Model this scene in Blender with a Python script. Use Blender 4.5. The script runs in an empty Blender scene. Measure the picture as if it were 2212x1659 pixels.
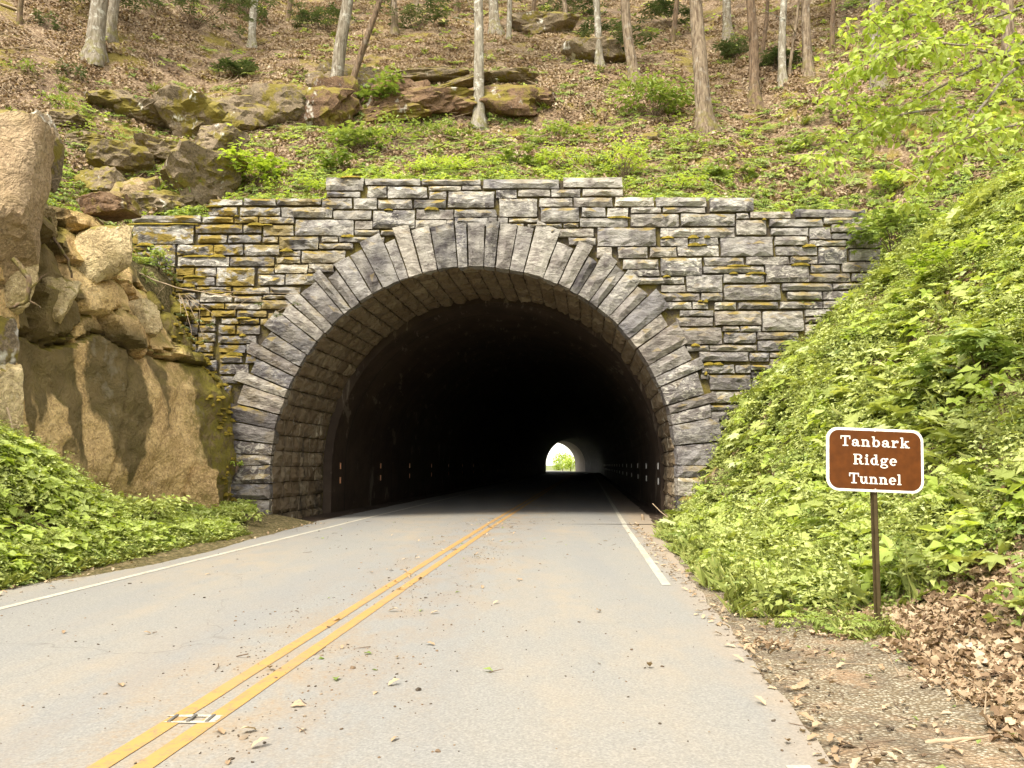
import bpy, math, random
import numpy as np
from mathutils import Vector, Matrix, noise as mnoise
sc = bpy.context.scene
R = math.radians
# ------------------------------------------------------------------ camera
CAM_H = 1.5; FPX = 1661.0; PITCH = math.atan(174.5/FPX)
cam = bpy.data.objects.new('camera', bpy.data.cameras.new('camera'))
sc.collection.objects.link(cam)
cam.location = (0, 0, CAM_H); cam.rotation_euler = (R(90)+PITCH, 0, 0)
cam.data.sensor_width = 36; cam.data.lens = FPX/2212*36
cam.data.clip_start = 0.05; cam.data.clip_end = 4000
sc.camera = cam
# ------------------------------------------------------------------ sky, sun, exposure
SUN_EL, SUN_AZ = R(54), R(-150)       # high, behind the camera and a little to the left
w = bpy.data.worlds.new('World'); sc.world = w; w.use_nodes = True
wn = w.node_tree; bg = wn.nodes['Background']
sky = wn.nodes.new('ShaderNodeTexSky'); sky.sky_type = 'NISHITA'; sky.sun_disc = False
sky.sun_elevation = SUN_EL; sky.sun_rotation = R(210); sky.dust_density = 2.0; sky.air_density = 1.0; sky.ozone_density = 1.0
cl = wn.nodes.new('ShaderNodeMix'); cl.data_type = 'RGBA'; cl.inputs[0].default_value = 0.78   # an even white cloud layer over the blue
cl.inputs[7].default_value = (4.0, 3.8, 3.28, 1); wn.links.new(sky.outputs[0], cl.inputs[6])
wn.links.new(cl.outputs[2], bg.inputs[0]); bg.inputs[1].default_value = 0.15
sl = bpy.data.lights.new('sun', 'SUN'); sl.energy = 1.5; sl.angle = R(14); sl.color = (1.0, 0.93, 0.79)
sun = bpy.data.objects.new('sun', sl); sc.collection.objects.link(sun)
sd = Vector((math.sin(SUN_AZ)*math.cos(SUN_EL), math.cos(SUN_AZ)*math.cos(SUN_EL), math.sin(SUN_EL)))
sun.rotation_euler = sd.to_track_quat('Z', 'Y').to_euler(); sun.location = (-10, -20, 40)
sc.view_settings.view_transform = 'Standard'; sc.view_settings.look = 'None'
sc.view_settings.exposure = 2.22; sc.view_settings.gamma = 1.0
sc.cycles.max_bounces = 4; sc.cycles.diffuse_bounces = 3; sc.cycles.glossy_bounces = 1; sc.cycles.transmission_bounces = 3; sc.cycles.transparent_max_bounces = 2
sc.cycles.use_light_tree = False; sc.cycles.adaptive_threshold = 0.02
sc.cycles.sample_clamp_indirect = 4; sc.cycles.caustics_reflective = False; sc.cycles.caustics_refractive = False
# ------------------------------------------------------------------ helpers
COL = sc.collection
_cp, _sp = math.cos(PITCH), math.sin(PITCH)
def ray(x, y):
    cx = (x-1106)/FPX; cy = (829.5-y)/FPX
    return Vector((cx, _cp-cy*_sp, _sp+cy*_cp))
def at(x, y, Y):                        # the place seen at picture point x, y standing Y metres ahead
    d = ray(x, y); return Vector((0, 0, CAM_H)) + d*(Y/d.y)
def proj(p):
    q = Vector(p)-Vector((0, 0, CAM_H)); zc = q.y*_cp+q.z*_sp; yc = -q.y*_sp+q.z*_cp
    return 1106+FPX*q.x/zc, 829.5-FPX*yc/zc
def sstep(a, b, x):
    t = min(1, max(0, (x-a)/(b-a))); return t*t*(3-2*t)
def fbm(x, y, z, o=4): return mnoise.fractal(Vector((x, y, z)), 1.0, 2.0, o)
def mesh(name, v, f, mats=None, smooth=False):
    me = bpy.data.meshes.new(name); me.from_pydata([tuple(p) for p in v], [], f); me.update()
    if mats is not None:
        for m in (mats if isinstance(mats, (list, tuple)) else [mats]): me.materials.append(m)
    if smooth: me.shade_smooth()
    return me
def obj(name, me, parent=None, loc=None):
    o = bpy.data.objects.new(name, me); COL.objects.link(o)
    if parent is not None: o.parent = parent
    if loc is not None: o.location = loc
    return o
def empty(name, loc=(0, 0, 0), rz=0):
    o = bpy.data.objects.new(name, None); COL.objects.link(o); o.location = loc; o.rotation_euler = (0, 0, rz)
    o.empty_display_size = 0.2; return o
def tag(o, label=None, cat=None, group=None, kind=None):
    for k, v in (('label', label), ('category', cat), ('group', group), ('kind', kind)):
        if v: o[k] = v
    return o
# ---- node materials
class NT:
    def __init__(s, name):
        s.m = bpy.data.materials.new(name); s.m.use_nodes = True; s.t = s.m.node_tree
        s.b = s.t.nodes['Principled BSDF']; s.out = s.t.nodes['Material Output']
        s.b.inputs['Specular IOR Level'].default_value = 0.25
    def put(s, sock, v):
        if hasattr(v, 'is_linked'): s.t.links.new(v, sock)
        else: sock.default_value = v
    def n(s, ty, ins=None, **pr):
        nd = s.t.nodes.new(ty)
        for k, v in pr.items(): setattr(nd, k, v)
        for k, v in (ins or {}).items(): s.put(nd.inputs[k], v)
        return nd
    def geo(s, o): return s.n('ShaderNodeNewGeometry').outputs[o]
    def pos(s): return s.geo('Position')
    def obc(s): return s.n('ShaderNodeTexCoord').outputs['Object']
    def rnd(s): return s.n('ShaderNodeObjectInfo').outputs['Random']
    def attr(s, a): return s.n('ShaderNodeAttribute', attribute_name=a).outputs['Fac']
    def map(s, v, scale=(1, 1, 1), loc=(0, 0, 0), rot=(0, 0, 0)):
        return s.n('ShaderNodeMapping', {'Vector': v, 'Scale': scale, 'Location': loc, 'Rotation': rot}).outputs[0]
    def noise(s, v, scale, detail=4, rough=.55, dist=0):
        detail = min(detail, 4 if scale < 3 else (3 if scale < 12 else 2))
        return s.n('ShaderNodeTexNoise', {'Vector': v, 'Scale': scale, 'Detail': detail, 'Roughness': rough, 'Distortion': dist}).outputs[0]
    def voro(s, v, scale, feature='F1', out='Distance'):
        return s.n('ShaderNodeTexVoronoi', {'Vector': v, 'Scale': scale}, feature=feature).outputs[out]
    def ramp(s, f, stops):
        r = s.n('ShaderNodeValToRGB', {'Fac': f}); e = r.color_ramp.elements
        while len(e) < len(stops): e.new(.5)
        for el, (p, c) in zip(e, stops): el.position = p; el.color = c if len(c) == 4 else (*c, 1)
        return r.outputs[0]
    def step(s, f, a, b):
        return s.n('ShaderNodeMapRange', {'Value': f, 'From Min': a, 'From Max': b}).outputs[0]
    def mix(s, f, a, b, mode='MIX'):
        m = s.n('ShaderNodeMix', data_type='RGBA', blend_type=mode)
        s.put(m.inputs[0], f)
        for i, c in ((6, a), (7, b)):
            s.put(m.inputs[i], (*c, 1) if isinstance(c, tuple) and len(c) == 3 else c)
        return m.outputs[2]
    def math(s, op, a, b=0.0): return s.n('ShaderNodeMath', {0: a, 1: b}, operation=op).outputs[0]
    def vec(s, v, axis): return s.n('ShaderNodeSeparateXYZ', {0: v}).outputs[axis]
    def addv(s, v, k):
        return s.n('ShaderNodeVectorMath', {0: v, 1: k}, operation='ADD').outputs[0]
    def comb(s, x, y, z): return s.n('ShaderNodeCombineXYZ', {0: x, 1: y, 2: z}).outputs[0]
    def bump(s, h, strength=.5, dist=.02, normal=None):
        i = {'Height': h, 'Strength': strength, 'Distance': dist}
        if normal is not None: i['Normal'] = normal
        return s.n('ShaderNodeBump', i).outputs[0]
    def done(s, color=None, rough=.85, normal=None):
        if color is not None: s.put(s.b.inputs['Base Color'], (*color, 1) if isinstance(color, tuple) and len(color) == 3 else color)
        s.put(s.b.inputs['Roughness'], rough)
        if normal is not None: s.put(s.b.inputs['Normal'], normal)
        return s.m
def leaf_mat(name, cols, trans=.35, rough=.7):
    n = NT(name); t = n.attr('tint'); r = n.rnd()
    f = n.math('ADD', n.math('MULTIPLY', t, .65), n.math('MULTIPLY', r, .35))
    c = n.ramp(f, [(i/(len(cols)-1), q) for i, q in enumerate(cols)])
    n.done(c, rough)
    tr = n.n('ShaderNodeBsdfTranslucent', {'Color': n.mix(1.0, c, (1.25, 1.2, .55), 'MULTIPLY')})
    mx = n.n('ShaderNodeMixShader', {0: trans, 1: n.b.outputs[0], 2: tr.outputs[0]})
    n.t.links.new(mx.outputs[0], n.out.inputs[0]); return n.m
def plain(name, c, rough=.6, metal=0):
    n = NT(name); n.b.inputs['Metallic'].default_value = metal
    q = n.noise(n.obc(), 14, 3); k = n.mix(n.step(q, .3, .7), tuple(x*.8 for x in c), tuple(min(1, x*1.12) for x in c))
    return n.done(k, rough)
MAT = {}
# asphalt with tan dirt washed over it
n = NT('asphalt'); p = n.pos()
g = n.noise(p, 55, 3, .7); big = n.noise(n.map(p, (.5, .16, 1), rot=(0, 0, R(5.2))), 1.0, 5, .6); mid = n.noise(n.map(p, (1, .5, 1)), 2.2, 5, .65)
c = n.ramp(g, [(.25, (.155, .151, .140)), (.5, (.205, .199, .185)), (.75, (.268, .258, .238))])
dirt = n.math('MULTIPLY', n.step(big, .43, .64), n.step(mid, .33, .60))
u = n.math('SUBTRACT', n.vec(p, 0), n.math('MULTIPLY', n.vec(p, 1), .091))
near = n.step(n.math('ABSOLUTE', n.math('ADD', u, 2.1)), 1.6, .1)
spk = n.step(n.noise(p, 24, 3, .7), .52, .66)
c = n.mix(n.math('MULTIPLY', dirt, .5), c, (.295, .235, .16))
c = n.mix(n.math('MULTIPLY', n.math('MULTIPLY', near, n.step(mid, .42, .6)), n.math('ADD', .3, n.math('MULTIPLY', spk, .55))), c, (.23, .155, .082))
worn = n.step(n.noise(n.map(p, (1, .06, 1), rot=(0, 0, R(5.2))), .9, 2), .45, .7)
c = n.mix(n.math('MULTIPLY', worn, .35), c, (.165, .169, .178))
edge = n.step(n.math('ADD', u, n.math('MULTIPLY', mid, .5)), 1.25, 1.7)
c = n.mix(n.math('MULTIPLY', edge, .6), c, (.29, .22, .15))
ag = n.n('ShaderNodeTexVoronoi', {'Vector': p, 'Scale': 90.0}).outputs['Color']
c = n.mix(.13, c, n.mix(1, c, n.ramp(n.vec(ag, 0), [(0, (.35, .34, .32)), (.5, (1, 1, 1)), (1, (1.7, 1.65, 1.5))]), 'MULTIPLY'))
ck = n.n('ShaderNodeTexVoronoi', {'Vector': n.addv(p, n.comb(n.math('MULTIPLY', n.noise(p, 1.3, 3), .9), n.math('MULTIPLY', n.noise(n.map(p, (1, 1, 1), (7, 3, 0)), 1.3, 3), .9), 0.0)), 'Scale': .22}, feature='DISTANCE_TO_EDGE').outputs['Distance']
c = n.mix(n.math('MULTIPLY', n.step(ck, .0022, .0008), n.math('MULTIPLY', n.step(n.noise(p, .35, 2), .5, .58), .32)), c, (.07, .06, .05))
MAT['asphalt'] = n.done(c, .8, n.bump(g, .35, .008))
def paint(name, base, wear):
    n = NT(name); p = n.pos(); q = n.noise(p, 9, 5, .7); s2 = n.noise(p, 42, 2, .6)
    f = n.math('MULTIPLY', n.step(q, .44, .64), n.step(s2, .40, .54))
    c = n.mix(n.noise(p, 3, 3), base, tuple(x*.84 for x in base)); c = n.mix(n.math('MULTIPLY', f, wear), c, (.19, .145, .095)); c = n.mix(n.math('MULTIPLY', n.step(n.noise(p, 1.1, 4, .65), .50, .66), wear*.55), c, (.25, .19, .12))
    return n.done(c, .7, n.bump(n.noise(p, 60, 2), .3, .004))
MAT['yellow'] = paint('yellow_paint', (.40, .235, .075), .8)
MAT['white'] = paint('white_paint', (.43, .41, .345), .55)
# quarry-faced wall stone
def stone_mat(name, light, moss_amt):
    n = NT(name); o = n.obc(); r = n.rnd()
    v = n.addv(o, n.comb(n.math('MULTIPLY', r, 37.0), n.math('MULTIPLY', r, 11.0), n.math('MULTIPLY', r, 23.0)))
    base = n.ramp(r, [(0, (.125, .117, .119)), (.22, (.245, .230, .216)), (.4, (.16, .145, .140)), (.55, (.30, .28, .25)), (.7, (.17, .163, .172)), (.85, (.22, .195, .172)), (1, (.38, .355, .305))])
    a = n.noise(n.map(v, (1.2, 1.2, 2.6)), 3.2, 6, .65, .6)
    c = n.mix(n.step(a, .38, .62), n.mix(1, base, (.45, .42, .425), 'MULTIPLY'), base)
    lich = n.math('MULTIPLY', n.step(n.noise(n.map(v, (1, 1, 1.8)), 5.0, 7, .75, 1.0), .5, .6), n.step(n.noise(p_ := n.pos(), .35, 3), .25, .6))
    vr = n.math('FRACT', n.math('MULTIPLY', r, 13.7)); c = n.mix(1, c, n.ramp(vr, [(0, (.55, .53, .54)), (.5, (1, 1, 1)), (1, (1.3, 1.28, 1.22))]), 'MULTIPLY')
    c = n.mix(n.math('MULTIPLY', n.math('MULTIPLY', lich, light), n.step(n.math('FRACT', n.math('MULTIPLY', r, 7.31)), .15, .8)), c, (.66, .62, .53))
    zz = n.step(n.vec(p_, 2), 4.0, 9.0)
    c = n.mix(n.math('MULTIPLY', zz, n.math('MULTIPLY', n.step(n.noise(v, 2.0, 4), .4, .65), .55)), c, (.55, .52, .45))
    drk = n.step(n.noise(n.map(n.pos(), (1.1, 1.1, .22)), 1.3, 5, .65), .56, .72)
    c = n.mix(n.math('MULTIPLY', drk, .62), c, (.075, .066, .06))
    spots = n.step(n.voro(v, 26), .16, .07)
    c = n.mix(n.math('MULTIPLY', n.math('MULTIPLY', spots, n.step(n.noise(v, 3, 2), .5, .6)), .7), c, (.75, .74, .68))
    up = n.step(n.vec(n.geo('Normal'), 2), .25, .7)
    lft = n.step(n.vec(n.pos(), 0), -4.0, -7.5)
    mf = n.math('ADD', n.math('MULTIPLY', up, n.step(n.noise(n.pos(), 1.6, 4), .42, .56)), n.math('MULTIPLY', n.math('MULTIPLY', lft, moss_amt), n.step(n.noise(n.map(n.pos(), (.8, .8, 1.3)), 1.5, 7, .72), .48, .55)))
    c = n.mix(n.math('MINIMUM', mf, .95), c, n.mix(n.noise(n.pos(), 8, 3), (.14, .10, .016), (.27, .19, .032)))
    h = n.math('ADD', n.noise(n.map(v, (.7, .7, 1.6)), 5, 5, .62, 1.2), n.math('MULTIPLY', n.noise(v, 26, 4, .7), .22))
    return n.done(c, .88, n.bump(h, .95, .05))
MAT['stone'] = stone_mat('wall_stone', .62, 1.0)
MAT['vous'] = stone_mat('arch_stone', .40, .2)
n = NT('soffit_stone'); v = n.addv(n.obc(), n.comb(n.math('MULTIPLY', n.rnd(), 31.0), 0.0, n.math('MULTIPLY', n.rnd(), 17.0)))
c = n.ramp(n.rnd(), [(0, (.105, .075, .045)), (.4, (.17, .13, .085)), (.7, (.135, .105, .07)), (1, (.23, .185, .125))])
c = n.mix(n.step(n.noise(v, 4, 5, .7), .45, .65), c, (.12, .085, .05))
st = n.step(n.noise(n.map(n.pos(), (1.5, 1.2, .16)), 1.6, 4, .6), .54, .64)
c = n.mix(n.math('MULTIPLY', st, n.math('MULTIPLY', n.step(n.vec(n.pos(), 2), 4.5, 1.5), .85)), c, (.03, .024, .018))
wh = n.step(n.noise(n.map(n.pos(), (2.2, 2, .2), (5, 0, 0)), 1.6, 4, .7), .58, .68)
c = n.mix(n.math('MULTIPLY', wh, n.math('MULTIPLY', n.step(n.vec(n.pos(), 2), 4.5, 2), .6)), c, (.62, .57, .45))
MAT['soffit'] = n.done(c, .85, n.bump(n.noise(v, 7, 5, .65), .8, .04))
n = NT('mossy_mortar'); p = n.pos()
c = n.mix(n.step(n.noise(p, 3, 5, .7), .42, .6), (.065, .052, .036), (.12, .095, .024))
MAT['mortar'] = n.done(c, .95, n.bump(n.noise(p, 20, 4), .7, .03))
n = NT('moss'); p = n.pos()
c = n.ramp(n.noise(p, 5, 5, .7), [(.3, (.11, .085, .010)), (.5, (.21, .155, .018)), (.7, (.34, .25, .04))])
MAT['moss'] = n.done(c, .95, n.bump(n.noise(p, 45, 4, .8), 1, .04))
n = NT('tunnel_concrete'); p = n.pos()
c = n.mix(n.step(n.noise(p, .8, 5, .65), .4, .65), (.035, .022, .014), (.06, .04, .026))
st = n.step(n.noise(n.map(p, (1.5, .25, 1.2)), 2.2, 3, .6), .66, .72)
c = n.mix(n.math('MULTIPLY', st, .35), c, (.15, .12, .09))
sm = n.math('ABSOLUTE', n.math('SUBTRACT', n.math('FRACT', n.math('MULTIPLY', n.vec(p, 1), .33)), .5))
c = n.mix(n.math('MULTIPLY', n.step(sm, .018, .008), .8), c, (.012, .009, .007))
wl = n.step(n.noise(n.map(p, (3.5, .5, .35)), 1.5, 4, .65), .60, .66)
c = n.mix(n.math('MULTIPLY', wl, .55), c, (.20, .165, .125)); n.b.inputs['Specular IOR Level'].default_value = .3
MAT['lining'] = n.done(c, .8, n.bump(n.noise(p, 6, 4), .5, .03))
MAT['pale_concrete'] = plain('pale_concrete', (.42, .36, .30), .9)
# cliff rock
def rock_mat(name, cols, wet, mossy, white):
    n = NT(name); p = n.pos(); o = n.addv(n.obc(), n.comb(n.math('MULTIPLY', n.rnd(), 9.0), 0.0, 0.0))
    c = n.ramp(n.noise(p, .7, 6, .62, .4), [(.28, cols[0]), (.45, cols[1]), (.58, cols[2]), (.75, cols[3])])
    c = n.mix(n.step(n.noise(p, 7, 5, .7), .5, .72), c, tuple(x*.62 for x in cols[1]))
    c = n.mix(n.math('MULTIPLY', n.step(n.noise(p, 22, 2, .7), .50, .62), .45), c, tuple(min(1, x*1.45) for x in cols[2]))
    c = n.mix(n.math('MULTIPLY', n.step(n.noise(n.map(p, (1, 1, 1), (3, 8, 1)), 17, 2, .7), .52, .64), .5), c, tuple(x*.55 for x in cols[0]))
    if wet:
        q = n.noise(n.map(p, (1.0, 1.0, .11), (.6, 3.4, .3)), .78, 3, .5, .35)
        s0_ = n.math('MULTIPLY', n.step(q, .58, .60), n.step(n.math('ADD', n.vec(p, 2), n.math('MULTIPLY', n.noise(n.map(p, (1, 1, .05)), 1.7, 2), 3.4)), 2.4, 3.3))
        yy = n.math('ADD', n.vec(p, 1), n.math('MULTIPLY', n.math('SUBTRACT', n.noise(n.map(p, (1, 1, .6)), 1.9, 4, .6), .5), .9)); z_ = n.vec(p, 2)
        def seep(yc, skew, wtop, ztop, zend):          # a dark seep running down from the crack
            d = n.math('ABSOLUTE', n.math('SUBTRACT', yy, n.math('ADD', yc, n.math('MULTIPLY', n.math('SUBTRACT', ztop, z_), skew))))
            hw = n.math('MULTIPLY', n.step(z_, zend, zend+1.6), wtop)
            return n.math('MULTIPLY', n.step(n.math('SUBTRACT', d, hw), .06, -.05), n.math('MULTIPLY', n.step(z_, zend, zend+.15), n.step(z_, ztop+.5, ztop)))
        s = n.math('MAXIMUM', n.math('MAXIMUM', seep(14.0, .12, .42, 4.1, 2.3), seep(15.9, .22, .78, 4.2, .95)), n.math('MAXIMUM', seep(17.35, .10, .16, 4.6, 2.2), n.math('MAXIMUM', seep(19.3, .02, .75, 6.0, .1), s0_)))
        wc = n.mix(n.step(n.noise(p, 2.5, 4), .4, .62), (.085, .066, .026), (.135, .10, .045))
        c = n.mix(n.math('MULTIPLY', s, wet), c, wc)
    m = n.math('MULTIPLY', n.step(n.noise(p, 1.3, 6, .72), .50, .62), mossy)
    up = n.step(n.vec(n.geo('Normal'), 2), .35, .75)
    m = n.math('MINIMUM', n.math('ADD', m, n.math('MULTIPLY', up, n.step(n.noise(p, .8, 4), .36, .5))), .92)
    c = n.mix(m, c, n.mix(n.noise(p, 9, 4), (.10, .085, .014), (.23, .18, .03)))
    if wet:                                            # moss creeps along the edge by the wall
        m2 = n.math('MULTIPLY', n.step(n.math('ADD', n.vec(p, 1), n.math('MULTIPLY', n.noise(p, 1.6, 4, .7), 2.2)), 19.2, 20.2), n.step(n.noise(p, 4.5, 4, .75), .40, .52))
        c = n.mix(n.math('MULTIPLY', m2, .9), c, n.mix(n.noise(p, 9, 4), (.07, .062, .012), (.20, .165, .022)))
    if white:
        c = n.mix(n.math('MULTIPLY', n.step(n.noise(n.map(p, (1, 1, .55)), 1.1, 7, .75), .60, .66), white), c, (.62, .60, .53))
    h = n.math('ADD', n.noise(p, 2.6, 7, .7, .5), n.math('MULTIPLY', n.noise(p, 14, 4, .75), .22))
    return n.done(c, .9, n.bump(h, .9, .12))
MAT['cliff'] = rock_mat('cliff_rock', [(.34, .225, .11), (.47, .32, .15), (.59, .42, .20), (.67, .53, .30)], .92, .14, .10)
MAT['moss_rock'] = rock_mat('mossy_rock', [(.12, .085, .045), (.18, .13, .065), (.24, .175, .09), (.3, .23, .13)], 0, 1.8, .2)
MAT['rock'] = rock_mat('tan_rock', [(.26, .19, .10), (.42, .32, .17), (.56, .45, .26), (.66, .56, .36)], 0, .25, .35)
MAT['grey_rock'] = rock_mat('grey_rock', [(.09, .068, .045), (.15, .115, .072), (.21, .16, .105), (.27, .215, .15)], 0, 1.5, .8)
MAT['brown_rock'] = rock_mat('brown_rock', [(.05, .03, .019), (.11, .066, .038), (.17, .105, .06), (.25, .18, .12)], 0, .95, .5)
# forest floor, bank soil, verge gravel
n = NT('forest_floor'); p = n.pos()
c = n.ramp(n.noise(p, 9, 6, .75), [(.3, (.07, .045, .026)), (.46, (.165, .108, .064)), (.58, (.28, .20, .125)), (.72, (.42, .33, .22))])
ms = n.step(n.noise(p, .55, 5, .65), .51, .58)
c = n.mix(n.math('MULTIPLY', ms, .85), c, n.mix(n.noise(p, 6, 4), (.13, .10, .015), (.27, .21, .04)))
sh = n.step(n.noise(p, .4, 3, .6), .55, .66)
MAT['floor'] = n.done(n.mix(n.math('MULTIPLY', sh, .55), c, (.06, .036, .022)), .95, n.bump(n.noise(p, 14, 5, .8), 1, .10))
n = NT('bank_soil'); p = n.pos()
c = n.ramp(n.noise(p, 12, 5, .75), [(.3, (.05, .04, .018)), (.5, (.11, .09, .035)), (.7, (.24, .18, .10))])
MAT['soil'] = n.done(c, .95, n.bump(n.noise(p, 20, 4, .8), 1, .06))
n = NT('gravel_verge'); p = n.pos()
vv = n.voro(p, 42); vc = n.n('ShaderNodeTexVoronoi', {'Vector': p, 'Scale': 42.0}).outputs['Color']
c = n.ramp(n.vec(vc, 0), [(0, (.20, .165, .115)), (.5, (.34, .30, .22)), (1, (.48, .44, .35))])
c = n.mix(n.step(vv, .25, .6), c, (.15, .115, .07))
c = n.mix(n.math('MULTIPLY', n.step(n.noise(p, 1.7, 5, .7), .48, .62), .8), c, (.11, .085, .06))
c = n.mix(n.math('MULTIPLY', n.step(n.noise(p, 1.1, 5, .7, .3), .52, .66), .6), c, (.34, .22, .13))
MAT['gravel'] = n.done(c, .95, n.bump(n.math('ADD', n.math('MULTIPLY', vv, -1.0), n.noise(p, 3, 4)), .8, .03))
n = NT('far_ground'); p = n.pos()
MAT['ground'] = n.done(n.mix(n.noise(p, .5, 5), (.10, .14, .035), (.17, .16, .07)), .95)
# bark
def bark(name, a, b, lich, sc_=1.0):
    n = NT(name); o = n.obc(); q = n.noise(n.map(o, (9*sc_, 9*sc_, 1.3)), 2.0, 5, .65, .4)
    c = n.mix(n.step(q, .38, .62), a, b)
    c = n.mix(n.math('MULTIPLY', n.step(n.noise(o, 3.2, 5, .75), .54, .66), lich), c, (.55, .54, .47))
    mo = n.math('MULTIPLY', n.step(n.vec(o, 2), 1.0, .1), n.step(n.noise(o, 4, 4), .46, .6))
    c = n.mix(n.math('MULTIPLY', mo, .75), c, (.16, .14, .03))
    return n.done(c, .9, n.bump(q, 1.0, .05))
MAT['bark_grey'] = bark('grey_bark', (0.122, 0.098, 0.067), (0.275, 0.239, 0.184), .5)
MAT['bark_pale'] = bark('pale_bark', (0.166, 0.140, 0.102), (0.319, 0.287, 0.230), .85, .7)
MAT['bark_brown'] = bark('brown_bark', (0.080, 0.052, 0.032), (0.200, 0.136, 0.084), .12)
MAT['bark_tan'] = bark('tan_bark', (0.098, 0.067, 0.043), (0.269, 0.208, 0.141), .2, .8)
MAT['twig'] = plain('twig_bark', (.33, .25, .165), .9)
MAT['darktwig'] = plain('dark_twig', (.13, .09, .06), .9)
# leaves
MAT['cover'] = leaf_mat('ground_cover_leaf', [(.065, .08, .02), (.20, .24, .055), (.35, .395, .115), (.48, .525, .19), (.47, .545, .28)])
MAT['lime'] = leaf_mat('lime_leaf', [(.17, .25, .03), (.30, .40, .06), (.43, .52, .12), (.52, .60, .22)], .5)
MAT['mid'] = leaf_mat('mid_green_leaf', [(.08, .12, .03), (.18, .25, .06), (.30, .37, .12), (.42, .48, .19)], .35)
MAT['dark'] = leaf_mat('rhododendron_leaf', [(.045, .075, .025), (.08, .12, .045), (.15, .19, .09), (.26, .29, .17)], .15, .4)
MAT['fern'] = leaf_mat('fern_leaf', [(.13, .18, .04), (.25, .32, .08), (.40, .47, .16)], .4)
MAT['grass'] = leaf_mat('grass_blade', [(.15, .19, .04), (.26, .30, .07), (.38, .38, .13)], .35)
MAT['litter'] = leaf_mat('dead_leaf', [(.085, .05, .028), (.20, .13, .075), (.33, .235, .145), (.46, .36, .245), (.62, .53, .40)], .12, .7)
MAT['crown'] = leaf_mat('canopy_leaf', [(.08, .13, .03), (.16, .24, .05), (.24, .32, .07)], .4)
# ------------------------------------------------------------------ lie of the land
TANR = 0.091
WY = 20.0                                  # the portal wall stands 20 m ahead
ARC_X = at(1024, 1005, WY).x; ARC_R = (at(1460, 1005, WY).x-at(588, 1005, WY).x)/2
SPR = at(1024, 1005, WY).z; ARC_R = .5*(ARC_R + at(1024, 575, WY).z-SPR)
def lerp(tab, x):
    return float(np.interp(x, [a for a, b in tab], [b for a, b in tab]))
CLIFF = [(-4, -10.8), (2, -10), (6, -9.3), (10, -8.9), (12, -8.7), (13, -8.7), (15.5, -8.45), (17.3, -7.95), (18.6, -7.5), (19.4, -7.25), (20.4, -7.25)]
CLTOP = [(-4, 3.0), (2, 4.5), (8, 6.0), (12, 6.9), (14, 6.6), (16, 6.7), (18, 6.9), (20.4, 7.0)]
TIER = [(290, 465), (455, 465), (455.5, 433), (704, 433), (704.5, 384), (1342, 384), (1342.5, 428), (1625, 428), (1625.5, 456), (1870, 456), (1890, 478), (1960, 520)]
TIERW = [(at(x, y, WY).x, at(x, y, WY).z) for x, y in TIER]
BANK_W = [(1.5, -.02), (2.5, .05), (3.05, .5), (3.7, 1.9), (4.4, 3.05), (5.4, 4.0), (6.4, 4.9), (7.5, 6.0), (8.5, 6.85), (11, 8.6), (15, 11), (45, 34)]
BANK_N = [(1.3, -.02), (2.3, .02), (3.0, .12), (3.8, .55), (5, 1.5), (7, 3.3), (9, 5.2), (12, 8), (45, 36)]
def talus(d, Y):
    k = 1-sstep(10.8, 15.5, Y)
    return lerp([(0, -.02), (.35, .08), (1.0, .22+.55*k), (1.7, .35+1.35*k), (2.6, .5+1.75*k), (9, .6+2*k)], d)
def h_front(X, Y, raw=False):
    u = X-TANR*Y
    if u > 1.25:
        t = sstep(8, 19.5, Y); z = lerp(BANK_N, u)*(1-t)+lerp(BANK_W, u)*t
        a = min(1, max(0, (u-2.0)/2))
    elif u < -7.0:
        dC = lerp(CLIFF, Y)-X
        z = talus(-7.0-u, Y)
        top = lerp(CLTOP, Y)-.5
        z = z+(top-z)*sstep(.7, 1.9, dC)+.62*max(0, dC-1.9)
        a = min(1, (-7.0-u)/2.0)
    else:
        return -0.03
    return z if raw else z+a*(.22*fbm(X*.5, Y*.5, 3.1)+.06*fbm(X*2.2, Y*2.2, 1.7))
def base_hill(X):
    if X <= TIERW[0][0]: return h_front(X, 20.4, True)
    if X >= TIERW[9][0]: return h_front(X, 20.4, True)+.1
    return lerp(TIERW, X)-.03
def h_hill(X, Y):
    t = sstep(20.6, 24, Y); b = base_hill(X); sm = 8.4+.38*max(0, X-9) if X > -9.5 else max(b, 8.4)
    z = (b*(1-t)+sm*t)
    d = Y-20.6
    z += lerp([(0, 0), (1.0, .55), (12, 11.2), (40, 36), (55, 47), (154, 2), (400, -20)], d)
    # a rocky shelf runs across the middle of the slope
    sx = sstep(-9, -5, X)*(1-sstep(2.5, 5, X))
    z += sx*(-.7*sstep(25.2, 27.2, Y)*(1-sstep(27.4, 28.0, Y)) )
    return z+.32*fbm(X*.28, Y*.28, 7.7)*min(1, d/3+.2)+.10*fbm(X*1.3, Y*1.3, 2.2)
def h_any(X, Y):
    return h_front(X, Y) if Y < 20.4 else h_hill(X, Y)
def hit(x, y, y0=3.0, y1=75):
    d = ray(x, y); Y = y0; st = .15
    while Y < y1:
        p = Vector((0, 0, CAM_H))+d*(Y/d.y)
        if 19.9 < Y < 20.6: Y = 20.6; continue
        if p.z < h_any(p.x, Y): return Vector((p.x, Y, p.z))
        Y += st
    return Vector((0, 0, CAM_H))+d*(y1/d.y)
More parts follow.
